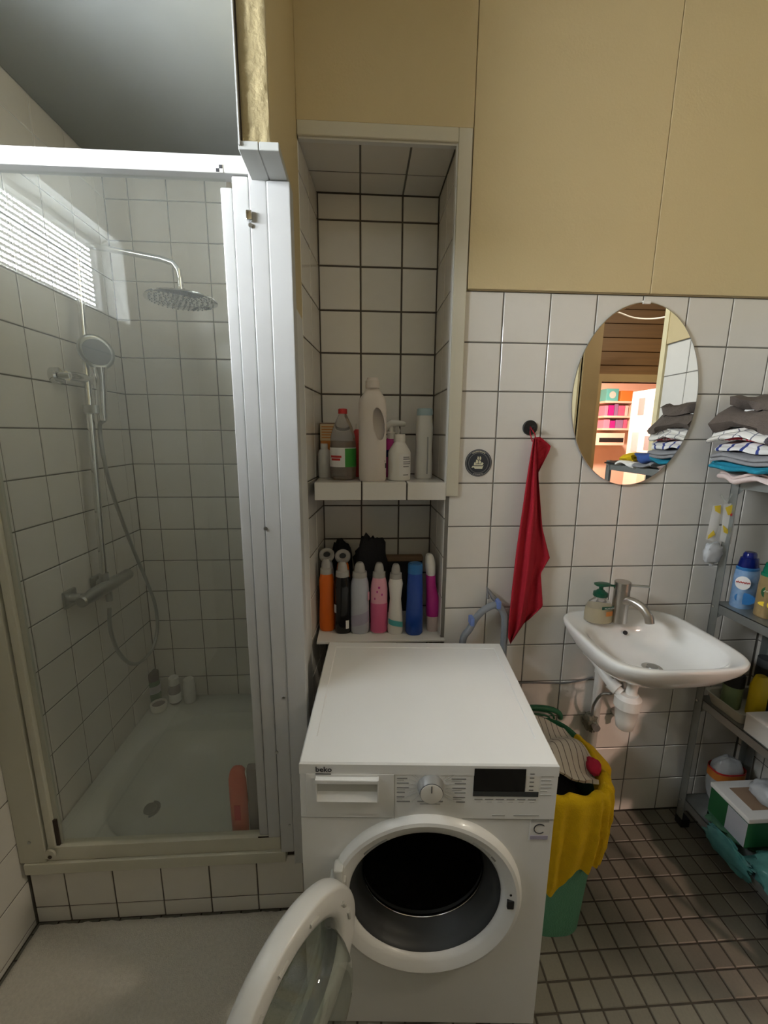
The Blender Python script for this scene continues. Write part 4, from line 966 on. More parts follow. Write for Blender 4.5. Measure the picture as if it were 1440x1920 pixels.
# soap pump
sp0 = on(2, .9, 1127, 1169); sp0 = Vector((sp0.x, sp0.y+.022, .8995)); s = S(sp0); W = 24.5*s; H = on(1, sp0.y, 1127, 1117).z-sp0.z
so = thing('soap_pump', sp0, 'clear soap bottle with cream soap and dark green pump', 'soap bottle')
bd = build('bottle', MB().loft([ell(0, 0, h*H, W*r_, W*r_*.72, 2.3) for h, r_ in ((0, .9), (.03, 1), (.3, 1.02), (.6, .95), (.78, .75), (.9, .48), (.98, .42), (1, .42))], 'clear_pet'), so, w=False)
build('soap', MB().loft([ell(0, 0, h*H, W*r_, W*r_*.72, 2.3) for h, r_ in ((.02, .86), (.04, .95), (.3, .975), (.55, .92), (.6, .9))], 'soap_gel'), bd, w=False)
pm = build('pump', MB().loft([ell(0, 0, h*H, W*r_, W*r_) for h, r_ in ((1.0, .5), (1.02, .52), (1.14, .50), (1.17, .36), (1.24, .24), (1.25, .15), (1.40, .15))], 'green_cap'), so, w=False)
build('pump_head', MB().loft([ell(ox*W, oy*W, h*H, W*rx, W*ry, 2.4) for h, rx, ry, ox, oy in ((1.38, .3, .25, 0, 0), (1.42, .55, .4, .05, 0), (1.47, .62, .42, .08, 0), (1.5, .4, .3, .05, 0))], 'green_cap').tube([(W*.3, -W*.1, H*1.44), (W*.85, -W*.2, H*1.42), (W*.95, -W*.22, H*1.34)], .004, 'green_cap', 8), pm, w=False)
lb = patch(so, 'label', 'green_cap', W, H, .60, .72, -100, -42, 1.06, 2.3, ry=.76)
tx = text_mb('PALMOLIVE', .0075, 'paper_white', (W*-.08, -W*.83, H*.635), (1, .10, 0), (0, 0, 1), (0, -1, 0)); build('label_text', tx, lb, w=False, smooth=0)
patch(so, 'fruit_print', 'orange_box', W, H, .34, .52, -85, -50, 1.06, 2.3, ry=.76)
# trap and pipes
tp = on(1, -.20, 1176, 1320)
tr_ = thing('sink_trap', (tp.x, -.2, .55), 'white plastic bottle trap under the wash basin', 'sink trap')
tz0 = on(1, -.2, 1176, 1365).z; tz1 = on(1, -.2, 1176, 1300).z
build('bottle', MB().loft([ell(tp.x, -.2, tz0+(tz1-tz0)*h, r_, r_) for h, r_ in ((0, .020), (.05, .027), (.3, .033), (.6, .036), (.64, .041), (.9, .041), (.94, .036), (1, .03))], 'plastic_white'), tr_, smooth=40)
build('tailpipe', MB().tube([(tp.x+.008, -.2, tz1-.01), (tp.x+.012, -.2, tz1+.03), (SC.x, -.21, .768)], [.018, .016, .016], 'plastic_white', 16), tr_)
build('outlet', MB().tube(smooth_path([Vector((tp.x-.02, -.19, tz1-.005)), Vector((tp.x-.045, -.15, tz1+.02)), Vector((tp.x-.052, -.09, tz1+.05)), Vector((tp.x-.052, -.02, tz1+.055))], 4), .016, 'plastic_white', 14), tr_)
build('collar', MB().tube([(tp.x-.026, -.18, tz1+.002), (tp.x-.040, -.158, tz1+.014)], .022, 'plastic_white', 16), tr_)
vp = on(1, -.03, 1121, 1300)
pp = thing('wall_pipe', (vp.x, -.03, .35), 'white vertical drain pipe on the wall under the basin', 'pipe')
build('pipe', MB().tube([(vp.x, -.028, .10), (vp.x, -.028, .76)], .0165, 'plastic_white', 16), pp); build('sleeve', MB().tube([(vp.x, -.028, .66), (vp.x, -.028, .70)], .0195, 'plastic_white', 16), pp)
vv_ = on(1, -.04, 1108, 1355)
va = thing('stop_valve', (vv_.x, -.03, vv_.z-.03), 'corroded stop valve with braided hose beside the drain pipe', 'valve')
build('valve_body', lump((vv_.x, -.036, vv_.z), .022, .030, .034, 'lime_scale', .35, 3.0, 4), va)
build('handle', MB().tube([(vv_.x, -.03, vv_.z+.005), (vv_.x, -.08, vv_.z+.005)], [.010, .014], 'chrome_dull', 12), va)
build('braided_hose', MB().tube(smooth_path([Vector((vv_.x, -.04, vv_.z+.03)), on(1, -.06, 1113, 1322), on(1, -.08, 1128, 1302), on(1, -.10, 1148, 1300), on(1, -.14, 1160, 1290), Vector((SC.x-.02, -.11, .80))], 5), .005, 'chrome_dull', 8), va)
vq = on(1, -.04, 1165, 1345)
va = thing('stop_valve', (vq.x, -.03, vq.z-.03), 'chrome stop valve half hidden behind the bottle trap', 'valve')
build('valve_body', MB().tube([(vq.x, -.002, vq.z), (vq.x, -.05, vq.z)], [.020, .012], 'chrome_dull', 14).tube([(vq.x, -.04, vq.z-.03), (vq.x, -.04, vq.z+.03)], .010, 'chrome_dull', 12), va)
build('braided_hose', MB().tube([(vq.x, -.04, vq.z+.03), (vq.x-.01, -.06, vq.z+.08), (SC.x-.01, -.09, .785)], .005, 'chrome_dull', 8), va)
cb = build('wall_cable', MB().tube(smooth_path([on(1, -.006, 962, 1281), on(1, -.006, 1000, 1280), on(1, -.006, 1050, 1281), on(1, -.006, 1085, 1277), on(1, -.006, 1112, 1270)], 4), .003, 'cable_grey', 8)); tag(cb, 'thin grey cable running along the tiles below the basin', 'cable')

# ------------------------------------------------------------------ metal rack in the corner
RX0, RX1, RY0, RY1 = .975, 1.228, -.055, -.70
SHZ = (1.405, .955, .572, .128)
rk = thing('metal_rack', ((RX0+RX1)/2, (RY0+RY1)/2, 0), 'grey metal shelving rack in the corner beside the basin', 'shelf rack')
for ix, x in enumerate((RX0, RX1)):
    for iy, y in enumerate((RY0, RY1)):
        sx = 1 if ix == 0 else -1; sy = -1 if iy == 0 else 1
        po = build('post', MB().box(min(x, x+sx*.030), max(x, x+sx*.030), min(y, y+sy*.002), max(y, y+sy*.002), .012, 1.42, 'galv').box(min(x, x+sx*.002), max(x, x+sx*.002), min(y, y+sy*.030), max(y, y+sy*.030), .012, 1.42, 'galv'), rk)
        build('foot', MB().box(min(x, x+sx*.032)-.002, max(x, x+sx*.032)+.002, min(y, y+sy*.032)-.002, max(y, y+sy*.032)+.002, 0, .035, 'black', .003), po)
for z in SHZ:
    sh = build('shelf', MB().box(RX0+.003, RX1-.003, RY1+.003, RY0-.003, z-.002, z, 'galv').box(RX0+.003, RX0+.005, RY1+.003, RY0-.003, z-.032, z, 'galv').box(RX1-.005, RX1-.003, RY1+.003, RY0-.003, z-.032, z, 'galv').box(RX0+.003, RX1-.003, RY1+.003, RY1+.005, z-.032, z, 'galv').box(RX0+.003, RX1-.003, RY0-.005, RY0-.003, z-.032, z, 'galv'), rk)
    for y in (RY0-.012, RY1+.012): build('bolt', MB().disc((RX0-.0005, y, z-.014), (-1, 0, 0), .005, 'chrome', 8, .004), sh)
    build('gusset', MB().poly([(RX0+.004, RY0-.006, z-.033), (RX0+.004, RY0-.046, z-.033), (RX0+.004, RY0-.006, z-.075)], (1, 0, 0), .0015, 'galv'), rk)
# folded textiles on the top shelf
def folded(mb, x0, x1, y0, y1, z0, h, layers, mt, k=0.0, lean=0.0, droop=0.0, ny=12, amp=1.0):
    path = []; hl = h/layers; n = 10
    for l in range(layers):
        xs = [x1-(x1-x0)*i/n for i in range(n+1)]
        if l % 2: xs = xs[::-1]
        path += [(x, z0+hl*(l+.5)) for x in xs]
        if l < layers-1:
            ex = x0 if l % 2 == 0 else x1; sg_ = -1 if l % 2 == 0 else 1
            path += [(ex+sg_*hl*.5*math.sin(PI*a/4), z0+hl*(l+.5)+hl*(1-math.cos(PI*a/4))/2) for a in (1, 2, 3)]
    th = hl*.43
    N = len(path); rows_ = []
    for j in range(ny+1):
        t = j/ny; y = y0+(y1-y0)*t; row = []
        for s_ in (1, -1):
            seq = range(N) if s_ == 1 else range(N-1, -1, -1)
            for i in seq:
                a = path[max(i-1, 0)]; b = path[min(i+1, N-1)]; dx, dz = b[0]-a[0], b[1]-a[1]; L_ = math.hypot(dx, dz) or 1
                px_, pz_ = path[i][0]-dz/L_*th*s_, path[i][1]+dx/L_*th*s_
                w_ = amp*.022*nz((px_*4, y*7, pz_*25+k), 1.6, k); v_ = amp*.45*hl*nz((px_*8, y*10, pz_*8), 1.6, k+2)
                edge = max(0, (x0+.08-px_)/.08)
                row.append(Vector((px_+w_+lean*(pz_-z0), y+.006*nz((px_*9, pz_*40, k), 1, k), pz_+v_-droop*edge*edge+.018*nz((px_*5, y*9, k), 1.5, k)*edge)))
        rows_.append(row)
    return mb.loft(rows_, mt, True, True)
ZT = 1.4055
tg_ = 'folded textiles on the top rack shelf'
z = ZT
stack = [('pale pink folded cloth at the bottom of the textile stack', 'pale_pink_cloth', .027, 3, .935, 0, 0.004),
         ('white checked tea towel just above the pale pink cloth', 'tea_check', .021, 3, .955, 1, .0),
         ('teal blue folded cloth in the textile stack', 'teal_cloth', .023, 3, .905, 2, .016),
         ('grey folded tea towel above the teal cloth', 'midgrey_cloth', .025, 4, .888, 3, .010),
         ('crimson folded cloth in the middle of the textile stack', 'crimson_cloth', .012, 2, .975, 4, 0),
         ('white tea towel with blue stripe in the textile stack', 'tea_stripe_blue', .023, 3, .900, 5, .016),
         ('red checked cloth with a corner showing under the upper tea towel', 'red_check', .012, 2, .90, 6, .004),
         ('white finely checked tea towel under the brown grey towel', 'tea_check_fine', .030, 3, .875, 7, .016)]
for lb_, mt, h, ly, xl, k, dr2 in stack:
    o = build('folded_textile', folded(MB(), xl, 1.19, -.265+.01*math.sin(k*2), -.052+.010*math.cos(k*3), z, h, ly, mt, k*3.1, 0, dr2), smooth=60)
    tag(o, lb_, 'towel', tg_); z += h*1.0
o = build('bath_towel', folded(MB(), .905, 1.18, -.28, -.05, z, .098, 3, 'grey_towel', 31, .12, .012, amp=1.9), smooth=60); tag(o, 'thick brown grey bath towel on top of the textile stack', 'towel', tg_)
lbt = on(0, .94, 1405, 775); build('care_tag', MB().poly([lbt+Vector((-.004, .012, .012)), lbt+Vector((-.006, -.022, .010)), lbt+Vector((-.012, -.018, -.018)), lbt+Vector((-.010, .014, -.006))], (-1, 0, 0), .001, 'paper_white'), o)
zz0 = ZT
for lb_, mt, y0, y1, h, x0 in (('pale grey folded cloth on the front of the top shelf', 'midgrey_cloth', -.46, -.33, .022, .97), ('white rolled cloth beside the yellow cloth on the top shelf', 'white_cloth', -.585, -.47, .028, .97)):
    o = build('folded_textile', folded(MB(), x0, 1.12, y0, y1, zz0, h, 2, mt, y0*9), smooth=60); tag(o, lb_, 'towel', tg_)
o = build('folded_textile', folded(MB(), .965, 1.12, -.445, -.335, ZT+.0245, .040, 2, 'blue_cloth', 4.4), smooth=60); tag(o, 'blue folded cloth on the pale grey cloth', 'towel', tg_)
o = build('folded_textile', folded(MB(), .965, 1.10, -.56, -.48, ZT+.031, .030, 2, 'yellow_cloth', 6.4), smooth=60); tag(o, 'bright yellow folded cloth on the white rolled cloth', 'towel', tg_)
rt_ = thing('purple_bottle', (1.150, -.335, ZT), 'tall lilac and purple bottle on the top shelf behind the blue cloth', 'bottle')
build('body', MB().loft([ell(0, 0, h, r_, r_*.8, 2.4) for h, r_ in ((0, .034), (.01, .038), (.15, .038), (.19, .034), (.2, .03))], 'lilac'), rt_, w=False); build('label', MB().loft([ell(0, 0, h, .0385, .0315, 2.4) for h in (.01, .12)], 'purple', False, False), rt_, w=False); build('cap', MB().loft([ell(0, 0, h, r_, r_*.85) for h, r_ in ((.2, .034), (.235, .032), (.245, .026))], 'purple'), rt_, w=False)
o = build('dark_brush', MB().loft([[Vector((x, y, ZT+z_)) for y, z_ in ((-.685, .0), (-.60, .0), (-.60, h), (-.64, h*1.3), (-.685, h))] for x, h in ((.955, .006), (1.0, .014), (1.06, .016), (1.11, .008))], 'black'), smooth=40); tag(o, 'flat black brush lying at the front end of the top shelf', 'brush')
# hanging packets at the rear post
pk = thing('hanging_packet', on(1, -.062, 1350, 1048), 'clear hanging packet with yellow and white printed paper', 'packet')
def pouch(pts, y0, th, mt, mb, bulge=.01):
    P_ = [on(1, y0, *q_) for q_ in pts]; c = sum(P_, Vector())/len(P_); n = len(P_)
    inner = [c+(p-c)*.6 for p in P_]
    v = P_+[p+Vector((0, -bulge, 0)) for p in inner]+[p+Vector((0, th*.3, 0)) for p in inner]
    f = [(i, (i+1) % n, n+(i+1) % n, n+i) for i in range(n)]+[tuple(n+i for i in range(n))]+[(i, 2*n+i, 2*n+(i+1) % n, (i+1) % n) for i in range(n)]+[tuple(2*n+i for i in reversed(range(n)))]
    return mb.add(v, f, mt)
for pts, mt in (([(1337, 948), (1353, 945), (1355, 958), (1351, 975), (1344, 1000), (1337, 1015), (1323, 1011), (1329, 985)], 'paper_white'), ([(1357, 946), (1380, 942), (1377, 980), (1370, 1021), (1349, 1014), (1354, 980)], 'paper_white')):
    build('printed_sheet', pouch(pts, -.068, .003, mt, MB(), .002), pk)
for pts in ([(1340, 949), (1352, 947), (1351, 964), (1341, 958)], [(1328, 1004), (1338, 994), (1341, 1003), (1327, 1011)], [(1360, 952), (1378, 944), (1375, 966), (1365, 966)], [(1355, 984), (1364, 992), (1368, 1003), (1357, 998)]):
    build('yellow_print', pouch(pts, -.0725, .001, 'yellow_print', MB(), .001), pk)
p = on(1, -.076, 1371, 965); build('red_print', MB().disc((p.x, -.0775, p.z), (0, -1, 0), .005, 'red_print', 14, .0006), pk)
build('twist', MB().tube([on(1, -.07, 1352, 928), on(1, -.072, 1360, 942)], .003, 'bag_clear', 6).tube([on(1, -.07, 1372, 926), on(1, -.072, 1363, 942)], .003, 'bag_clear', 6), pk)
p = on(1, -.075, 1336, 1037); s = S(p)
wp_ = thing('white_packet', p-Vector((0, 0, .04)), 'crumpled white packet hanging under the yellow printed packet', 'packet')
build('packet', lump((p.x, -.075, p.z), 17*s, .016, 20*s, 'white_plastic_bag', .22, 2.2, 9), wp_, smooth=50); build('tail', lump((p.x+.006, -.072, p.z-20*s), 5*s, .006, 6*s, 'white_plastic_bag', .2, 2, 3), wp_, smooth=50)
# shelf 2: bead jars
def jar(label, x, y, W, H, bm_, cm_, dm, gp):
    r0 = thing('scent_jar', (x, y, SHZ[1]), label, 'jar', gp)
    build('body', MB().loft([ell(0, 0, h*H, W*r_, W*r_*.8, 2.6) for h, r_ in ((0, .92), (.02, 1), (.55, 1), (.66, .95), (.70, .9))], bm_), r0, w=False)
    build('collar', MB().loft([ell(0, 0, h*H, W*r_, W*r_*.8, 2.4) for h, r_ in ((.69, .96), (.73, .96), (.74, .9))], dm, True, True), r0, w=False)
    build('cap', MB().loft([ell(0, 0, h*H, W*r_, W*r_*.85, 2.2) for h, r_ in ((.735, .84), (.75, .88), (.90, .74), (.91, .6), (.97, .56), (1, .46))], cm_), r0, w=False)
    return r0
gp = 'scent bead jars on the second rack shelf'
W = .036
j1 = jar('blue scent bead jar with navy cap and white oval label', 1.040, -.105, .035, .20, 'blue_beads', 'navy', 'blue_cap', gp)
def face_label(r0, mt, rad, asp, zc0, th=.0, off=.0395, dx=0, name='label'):
    d = (CAM-r0.location); d.z = 0; d.normalize(); rt2 = Vector((-d.y, d.x, 0))
    mb = MB(); n = 22; c = Vector((0, 0, zc0))
    pts = [Vector((0, 0, zc0+rad*asp*math.sin(2*PI*i/n)))+rt2*(dx+rad*math.cos(2*PI*i/n))+d*(off-4*(dx+rad*math.cos(2*PI*i/n))**2) for i in range(n)]
    mb.add([c+d*(off+.001)+rt2*dx]+pts, [(0, 1+i, 1+(i+1) % n) for i in range(n)], mt)
    return build(name, mb, r0, w=False, smooth=60), d, rt2
face_label(j1, 'blue_cap', .028, .75, .040, off=.033, dx=.006); lb, d, r3 = face_label(j1, 'paper_white', .021, 1.15, .095, off=.035, dx=-.006)
mb = MB().tube([Vector((0, 0, .098))+r3*(x-.006)+d*.0385+Vector((0, 0, .003*math.sin(x*900))) for x in [-.018+.036*k/24 for k in range(25)]], .0011, 'red_print', 5); build('red_script', mb, lb, w=False)
j2 = jar('amber scent bead jar with green cap and dark green label', 1.053, -.185, .036, .205, 'gold_beads', 'green_jar_cap', 'green_jar_cap', gp)
lb, d, r3 = face_label(j2, 'dark_green', .024, 1.0, .090, off=.034); face_label(j2, 'yellow_print', .027,   .35, .050, off=.035, name='band')
mb = MB().tube([Vector((0, 0, .096))+r3*x+d*.039+Vector((0, 0, .003*math.sin(x*800))) for x in [-.018+.036*k/20 for k in range(21)]], .0012, 'sticker_cream', 5); build('script', mb, lb, w=False)
r0 = jar('pale jar half hidden behind the green capped jar', 1.135, -.285, .036, .19, 'plastic_white', 'plastic_white', 'plastic_white', gp)
jar('lilac scent bead jar at the front of the second shelf', 1.10, -.40, .036, .20, 'lilac', 'purple', 'purple', gp)
# shelf 3: tray with jars
z3 = SHZ[2]
tr3_ = thing('storage_tray', (1.09, -.26, z3), 'cream plastic tray with sloped sides on the third rack shelf', 'tray')
mb = MB().loft([ell(1.095, -.155, z3+.001, .100, .066, 9, 40), ell(1.095, -.155, z3+.044, .113, .076, 9, 40), ell(1.095, -.155, z3+.047, .118, .081, 9, 40), ell(1.095, -.155, z3+.044, .109, .072, 9, 40), ell(1.095, -.155, z3+.006, .096, .062, 9, 40)], 'tray_plastic')
build('tray_body', mb, tr3_, smooth=40)
def simple(name, label, cat, x, y, z, prof, mt, cap=None, cm_=None, group=None, n=2.0, asp=1.0):
    r0 = thing(name, (x, y, z), label, cat, group); build('body', MB().loft([ell(0, 0, h, r_, r_*asp, n) for h, r_ in prof], mt), r0, w=False)
    if cap: build('lid', MB().loft([ell(0, 0, h, r_, r_*asp, n) for h, r_ in cap], cm_), r0, w=False)
    return r0
gt = 'jars and bottles in the cream tray'
simple('cream_jar', 'dull green jar with black lid in the cream tray', 'jar', 1.042, -.128, z3+.007, ((0, .028), (.005, .030), (.085, .030)), 'green_jar', ((.085, .031), (.125, .031), (.13, .027)), 'black', gt)
simple('yellow_bottle', 'yellow bottle with angled shoulder in the cream tray', 'bottle', 1.085, -.180, z3+.007, ((0, .024), (.004, .027), (.11, .027), (.135, .021), (.15, .016)), 'yellow', None, None, gt, 2.6, .8)
simple('dark_jar', 'black jar behind the yellow bottle', 'jar', 1.155, -.130, z3+.007, ((0, .028), (.005, .030), (.14, .030), (.155, .028)), 'black', ((.155, .029), (.185, .029)), 'gasket', gt)
simple('dark_jar', 'dark grey tub with white lid at the rear of the cream tray', 'jar', 1.158, -.188, z3+.007, ((0, .027), (.005, .028), (.15, .028)), 'gasket', ((.15, .030), (.185, .028)), 'plastic_white', gt)
wbx = thing('white_box', (1.02, -.29, z3), 'small white carton on the third shelf in front of the cream tray', 'box')
build('body', MB().box(.983, 1.06, -.335, -.243, z3+.0005, z3+.065, 'paper_white', .002, 1), wbx); build('flap', MB().box(.982, 1.061, -.336, -.242, z3+.055, z3+.068, 'paper_white', .002, 1), wbx)
# shelf 4
z4 = SHZ[3]
bx4 = thing('wipes_box', (1.072, -.2415, z4+.045), 'green and white box with brown window on the bottom rack shelf', 'box')
bm4 = MB().box(-.085, .085, -.075, .075, 0, .10, 'dark_green', .003, 1); build('body', bm4, bx4, w=False); build('white_top', MB().box(-.0875, .0875, -.0775, .0775, .1005, .119, 'paper_white', .004, 2), bx4, w=False); build('brown_window', MB().box(-.045, .03, -.045, .045, .1192, .1202, 'cardboard'), bx4, w=False); build('side_print', MB().box(-.0862, -.0852, -.074, .0, .004, .098, 'silver'), bx4, w=False)
def bag(name, label, c, sx, sy, sz, mt, k, gp=None, cat='bag', amp=.22):
    o = build(name, lump((c[0], c[1], c[2]+sz), sx, sy, sz, mt, amp, 2.6, k, 2.8), smooth=45); return tag(o, label, cat, gp)
gb = 'plastic packs on the bottom rack shelf'
bag('plastic_pack', 'green plastic pack under the green and white box', (1.085, -.225, z4+.001), .100, .075, .020, 'green_plastic', 1, gb, amp=.3)
bag('plastic_pack', 'teal plastic pack bulging over the edge of the bottom shelf', (1.065, -.402, z4+.001), .112, .072, .042, 'teal_plastic', 2, gb, amp=.3)
bag('plastic_pack', 'pale teal plastic sleeve hanging over the edge of the bottom shelf', (.962, -.285, z4-.035), .012, .085, .040, 'teal_plastic', 3.3, gb, amp=.35)
bag('paper_roll_pack', 'white plastic wrapped roll lying on the brown windowed box', (1.115, -.262, z4+.1655), .055, .05, .035, 'white_plastic_bag', 4, gb, amp=.12)
rp_ = bag('paper_roll_pack', 'white roll pack with orange band at the back of the bottom shelf', (1.10, -.108, z4+.001), .06, .036, .105, 'white_plastic_bag', 5, gb, amp=.08)
build('orange_band', MB().loft([ell(1.10, -.108, z4+.13+h, .063, .039, 2.8) for h in (0, .03)], 'orange_box', False, False), rp_); build('red_band', MB().loft([ell(1.10, -.108, z4+.16+h, .0625, .0385, 2.8) for h in (0, .008)], 'red_print', False, False), rp_)
o2 = bag('handbag', 'black bag with dangling strap on the front of the bottom shelf', (1.08, -.61, z4+.001), .10, .052, .065, 'dark_cloth', 8, None, 'bag')
build('strap', MB().tube(smooth_path([Vector((1.0, -.485, z4+.06)), Vector((.958, -.46, z4+.03)), Vector((.950, -.455, z4-.05)), Vector((.955, -.48, z4-.085)), Vector((.955, -.51, z4-.05)), Vector((.960, -.515, z4+.03)), Vector((1.0, -.52, z4+.07))], 5), .005, 'black', 8), o2)

# ------------------------------------------------------------------ laundry basket
BC = Vector((.328, -.237)); BH = .49
bk = thing('laundry_basket', (BC.x, BC.y, 0), 'green plastic laundry basket between washing machine and basin', 'laundry basket')
def br(z, k=0.0, th=0.0, n=3.0, wavy=0.0):
    t = z/BH; out = ell(BC.x-.022*(1-t), BC.y-.018*(1-t), z, .104+.028*t-th, .162+.012*t-th, n, 56)
    if wavy:
        for i, p in enumerate(out): p.z += wavy*(abs(math.sin(2*PI*i/56))**6)
    return out
build('tub', MB().loft([br(0.0), br(.004), br(.15), br(.30), br(BH), br(BH, 0, .004), br(.3, 0, .004), br(.02, 0, .004)], 'basket', True, True), bk, smooth=50)
build('rim', MB().loft([br(BH-.012, 0, -.004), br(BH, 0, -.008), br(BH+.010, 0, -.006), br(BH+.010, 0, .004), br(BH-.004, 0, .006)], 'basket_dark', False, False), bk, smooth=50)
for sgn, nm in ((1, 'handle'),):
    yy = BC.y+sgn*.176
    hpts = [Vector((BC.x+.118*math.cos(R(t)), yy+sgn*.004-.02*sgn*math.sin(R(t)), BH+.005+.062*math.sin(R(t)))) for t in range(0, 181, 12)]
    build(nm, MB().tube(hpts, [.010]*len(hpts), 'basket_dark', 10), bk, smooth=60)
    for dz in (.018, .036): build('handle_rib', MB().tube([Vector((BC.x+(.112-dz)*math.cos(R(t)), yy+sgn*.002, BH+.004+(.058-dz)*math.sin(R(t)))) for t in range(0, 181, 15)], .004, 'basket_dark', 8), bk, smooth=60)
tag(build('black_laundry', lump((BC.x-.005, BC.y-.008, .28), .098, .135, .20, 'dark_cloth', .08, 2.5, 3), smooth=70), 'black laundry filling the green basket', 'clothing')
def drape(pts_rows, mt, th=.005, ny=6, name='cloth'):
    n = len(pts_rows[0]); rows_ = []
    for r_ in pts_rows: rows_.append(smooth_path([Vector(p) for p in r_], ny))
    cols_ = []
    m_ = len(rows_[0])
    dense = [smooth_path([rows_[j][i] for j in range(len(rows_))], ny) for i in range(m_)]
    nu, nv = len(dense), len(dense[0]); v = []
    for i in range(nu):
        for j in range(nv):
            p = dense[i][j]; v.append(p+Vector((.004*nz(p, 30), .004*nz(p, 30, 5), .004*nz(p, 26, 9))))
    nrm = [Vector((0, 0, 0)) for _ in v]
    f = []
    for i in range(nu-1):
        for j in range(nv-1):
            q_ = (i*nv+j, i*nv+j+1, (i+1)*nv+j+1, (i+1)*nv+j); f.append(q_); nn_ = (v[q_[1]]-v[q_[0]]).cross(v[q_[3]]-v[q_[0]])
            for w_ in q_: nrm[w_] += nn_
    k = len(v); v2 = [p+n_.normalized()*th if n_.length else p for p, n_ in zip(v, nrm)]
    f2 = [tuple(k+x for x in reversed(q_)) for q_ in f]; e = []
    for j in range(nv-1): e += [(j, j+1, k+j+1, k+j), ((nu-1)*nv+j, (nu-1)*nv+j+1, k+(nu-1)*nv+j+1, k+(nu-1)*nv+j)]
    for i in range(nu-1): e += [(i*nv, (i+1)*nv, k+(i+1)*nv, k+i*nv), (i*nv+nv-1, (i+1)*nv+nv-1, k+(i+1)*nv+nv-1, k+i*nv+nv-1)]
    return MB().add(v+v2, f+f2+e, mt)
# yellow cloth hung over the near right rim: columns run round the rim, rows from inside over the rim and down outside
def rimpt(a, z, off):
    t = z/BH; c, s_ = math.cos(R(a)), math.sin(R(a)); n = 3.0
    rx, ry = .104+.028*min(t, 1)+off, .162+.012*min(t, 1)+off
    return Vector((BC.x-.022*(1-min(t, 1))+rx*math.copysign(abs(c)**(2/n), c), BC.y+ry*math.copysign(abs(s_)**(2/n), s_), z))
cols_y = []
for i, (a, zb_) in enumerate(((-132, .24), (-122, .215), (-112, .19), (-103, .17), (-96, .185), (-90, .25), (-83, .262), (-76, .25), (-69, .262), (-62, .255), (-55, .262), (-48, .24), (-41, .255), (-34, .29), (-27, .30), (-20, .345), (-12, .36), (-2, .40), (9, .41), (18, .43))):
    top_ = BH+.022+.006*math.sin(i*1.9); fl = .016+(.014 if i % 2 else 0)+(.03 if i in (17, 18) else 0)
    cols_y.append([rimpt(a, BH-.03, -.025), rimpt(a, top_, -.008), rimpt(a, top_-.014, .014+.006*(i % 2)), rimpt(a, (top_*2+zb_)/3-.01, fl), rimpt(a, (top_+2*zb_)/3, fl*1.1), rimpt(a, zb_, fl*.9)])
o = build('yellow_cloth', drape(cols_y, 'yellow_cloth', .006, 5), smooth=80); tag(o, 'bright yellow cloth hanging over the rim of the green basket', 'cloth')
# striped shirt heaped on top
rows_s = []
for i in range(7):
    u = i/6; row = []
    for j in range(6):
        v_ = j/5
        x = BC.x-.105+.205*v_+.012*math.sin(i*2); y = BC.y+.125-.245*u; z_ = BH-.005+.050*math.sin(PI*(.18+.7*v_))*(.6+.4*u)+.016*math.sin(5*v_+i*1.3)+.035*u*(1-v_)+.018*math.sin(9*u+3*v_)
        row.append(Vector((x, y, z_)))
    rows_s.append(row)
o = build('striped_shirt', drape(rows_s, 'stripe_shirt', .012, 5), smooth=80); tag(o, 'cream shirt with dark stripes heaped on the laundry basket', 'clothing')
o = build('red_sock', lump((BC.x+.098, BC.y-.075, BH+.028), .020, .026, .020, 'crimson_cloth', .2, 2, 3), smooth=70); tag(o, 'small red garment beside the striped shirt in the basket', 'clothing')

# ------------------------------------------------------------------ bath mat
mb = MB(); vv = []; ff = []; mx0, mx1, my0, my1 = XL+.012, -.46, -1.15, G-.006; nx, ny = 60, 56
for i in range(nx+1):
    for j in range(ny+1):
        x = mx0+(mx1-mx0)*i/nx; y = my0+(my1-my0)*j/ny; e_ = min(i, nx-i, j, ny-j)
        vv.append((x+(.004*nz((y*30, 1, 0)) if e_ == 0 else 0), y+(.005*nz((x*40, 0, 2)) if e_ == 0 else 0), .002 if e_ == 0 else .016+.003*nz((x, y, 0), 14)+.002*nz((x, y, 0), 70)))
for i in range(nx):
    for j in range(ny):
        a = i*(ny+1)+j; ff.append((a, a+ny+1, a+ny+2, a+1))
mb.add(vv, ff, 'mat_cloth').box(mx0+.004, mx1-.004, my0+.004, my1-.004, .0, .006, 'mat_cloth')
tag(build('bath_mat', mb, smooth=80), 'greyish beige bath mat on the floor before the shower', 'bath mat')

# ------------------------------------------------------------------ bottles in the shower
ZTR = .2265; gs = 'toiletries on the shower tray rim'
def tr_at(x, y): return on(2, ZTR, x, y)
p = tr_at(298, 1303); simple('shampoo_bottle', 'dark green bottle with black cap in the shower corner', 'bottle', p.x, min(p.y, YS-.04), ZTR, ((0, .028), (.004, .031), (.10, .031), (.115, .029)), 'dark_green', ((.115, .030), (.155, .030), (.158, .026)), 'black', gs)
b_ = [o for o in bpy.data.objects if o.name == 'shampoo_bottle'][-1]
build('label', MB().loft([ell(0, 0, h, .0318, .0318) for h in (.05, .09)], 'silver', False, False), b_, w=False)
p = tr_at(328, 1316); r0 = simple('shampoo_bottle', 'grey bottle with white cap between the dark and the pale shower bottles', 'bottle', p.x+.004, min(p.y, YS-.04), ZTR, ((0, .024), (.004, .027), (.085, .027), (.1, .02)), 'grey_bottle', ((.1, .024), (.135, .023), (.14, .018)), 'plastic_white', gs)
build('label', MB().loft([ell(0, 0, h, .0278, .0278) for h in (.01, .055)], 'paper_white', False, False), r0, w=False)
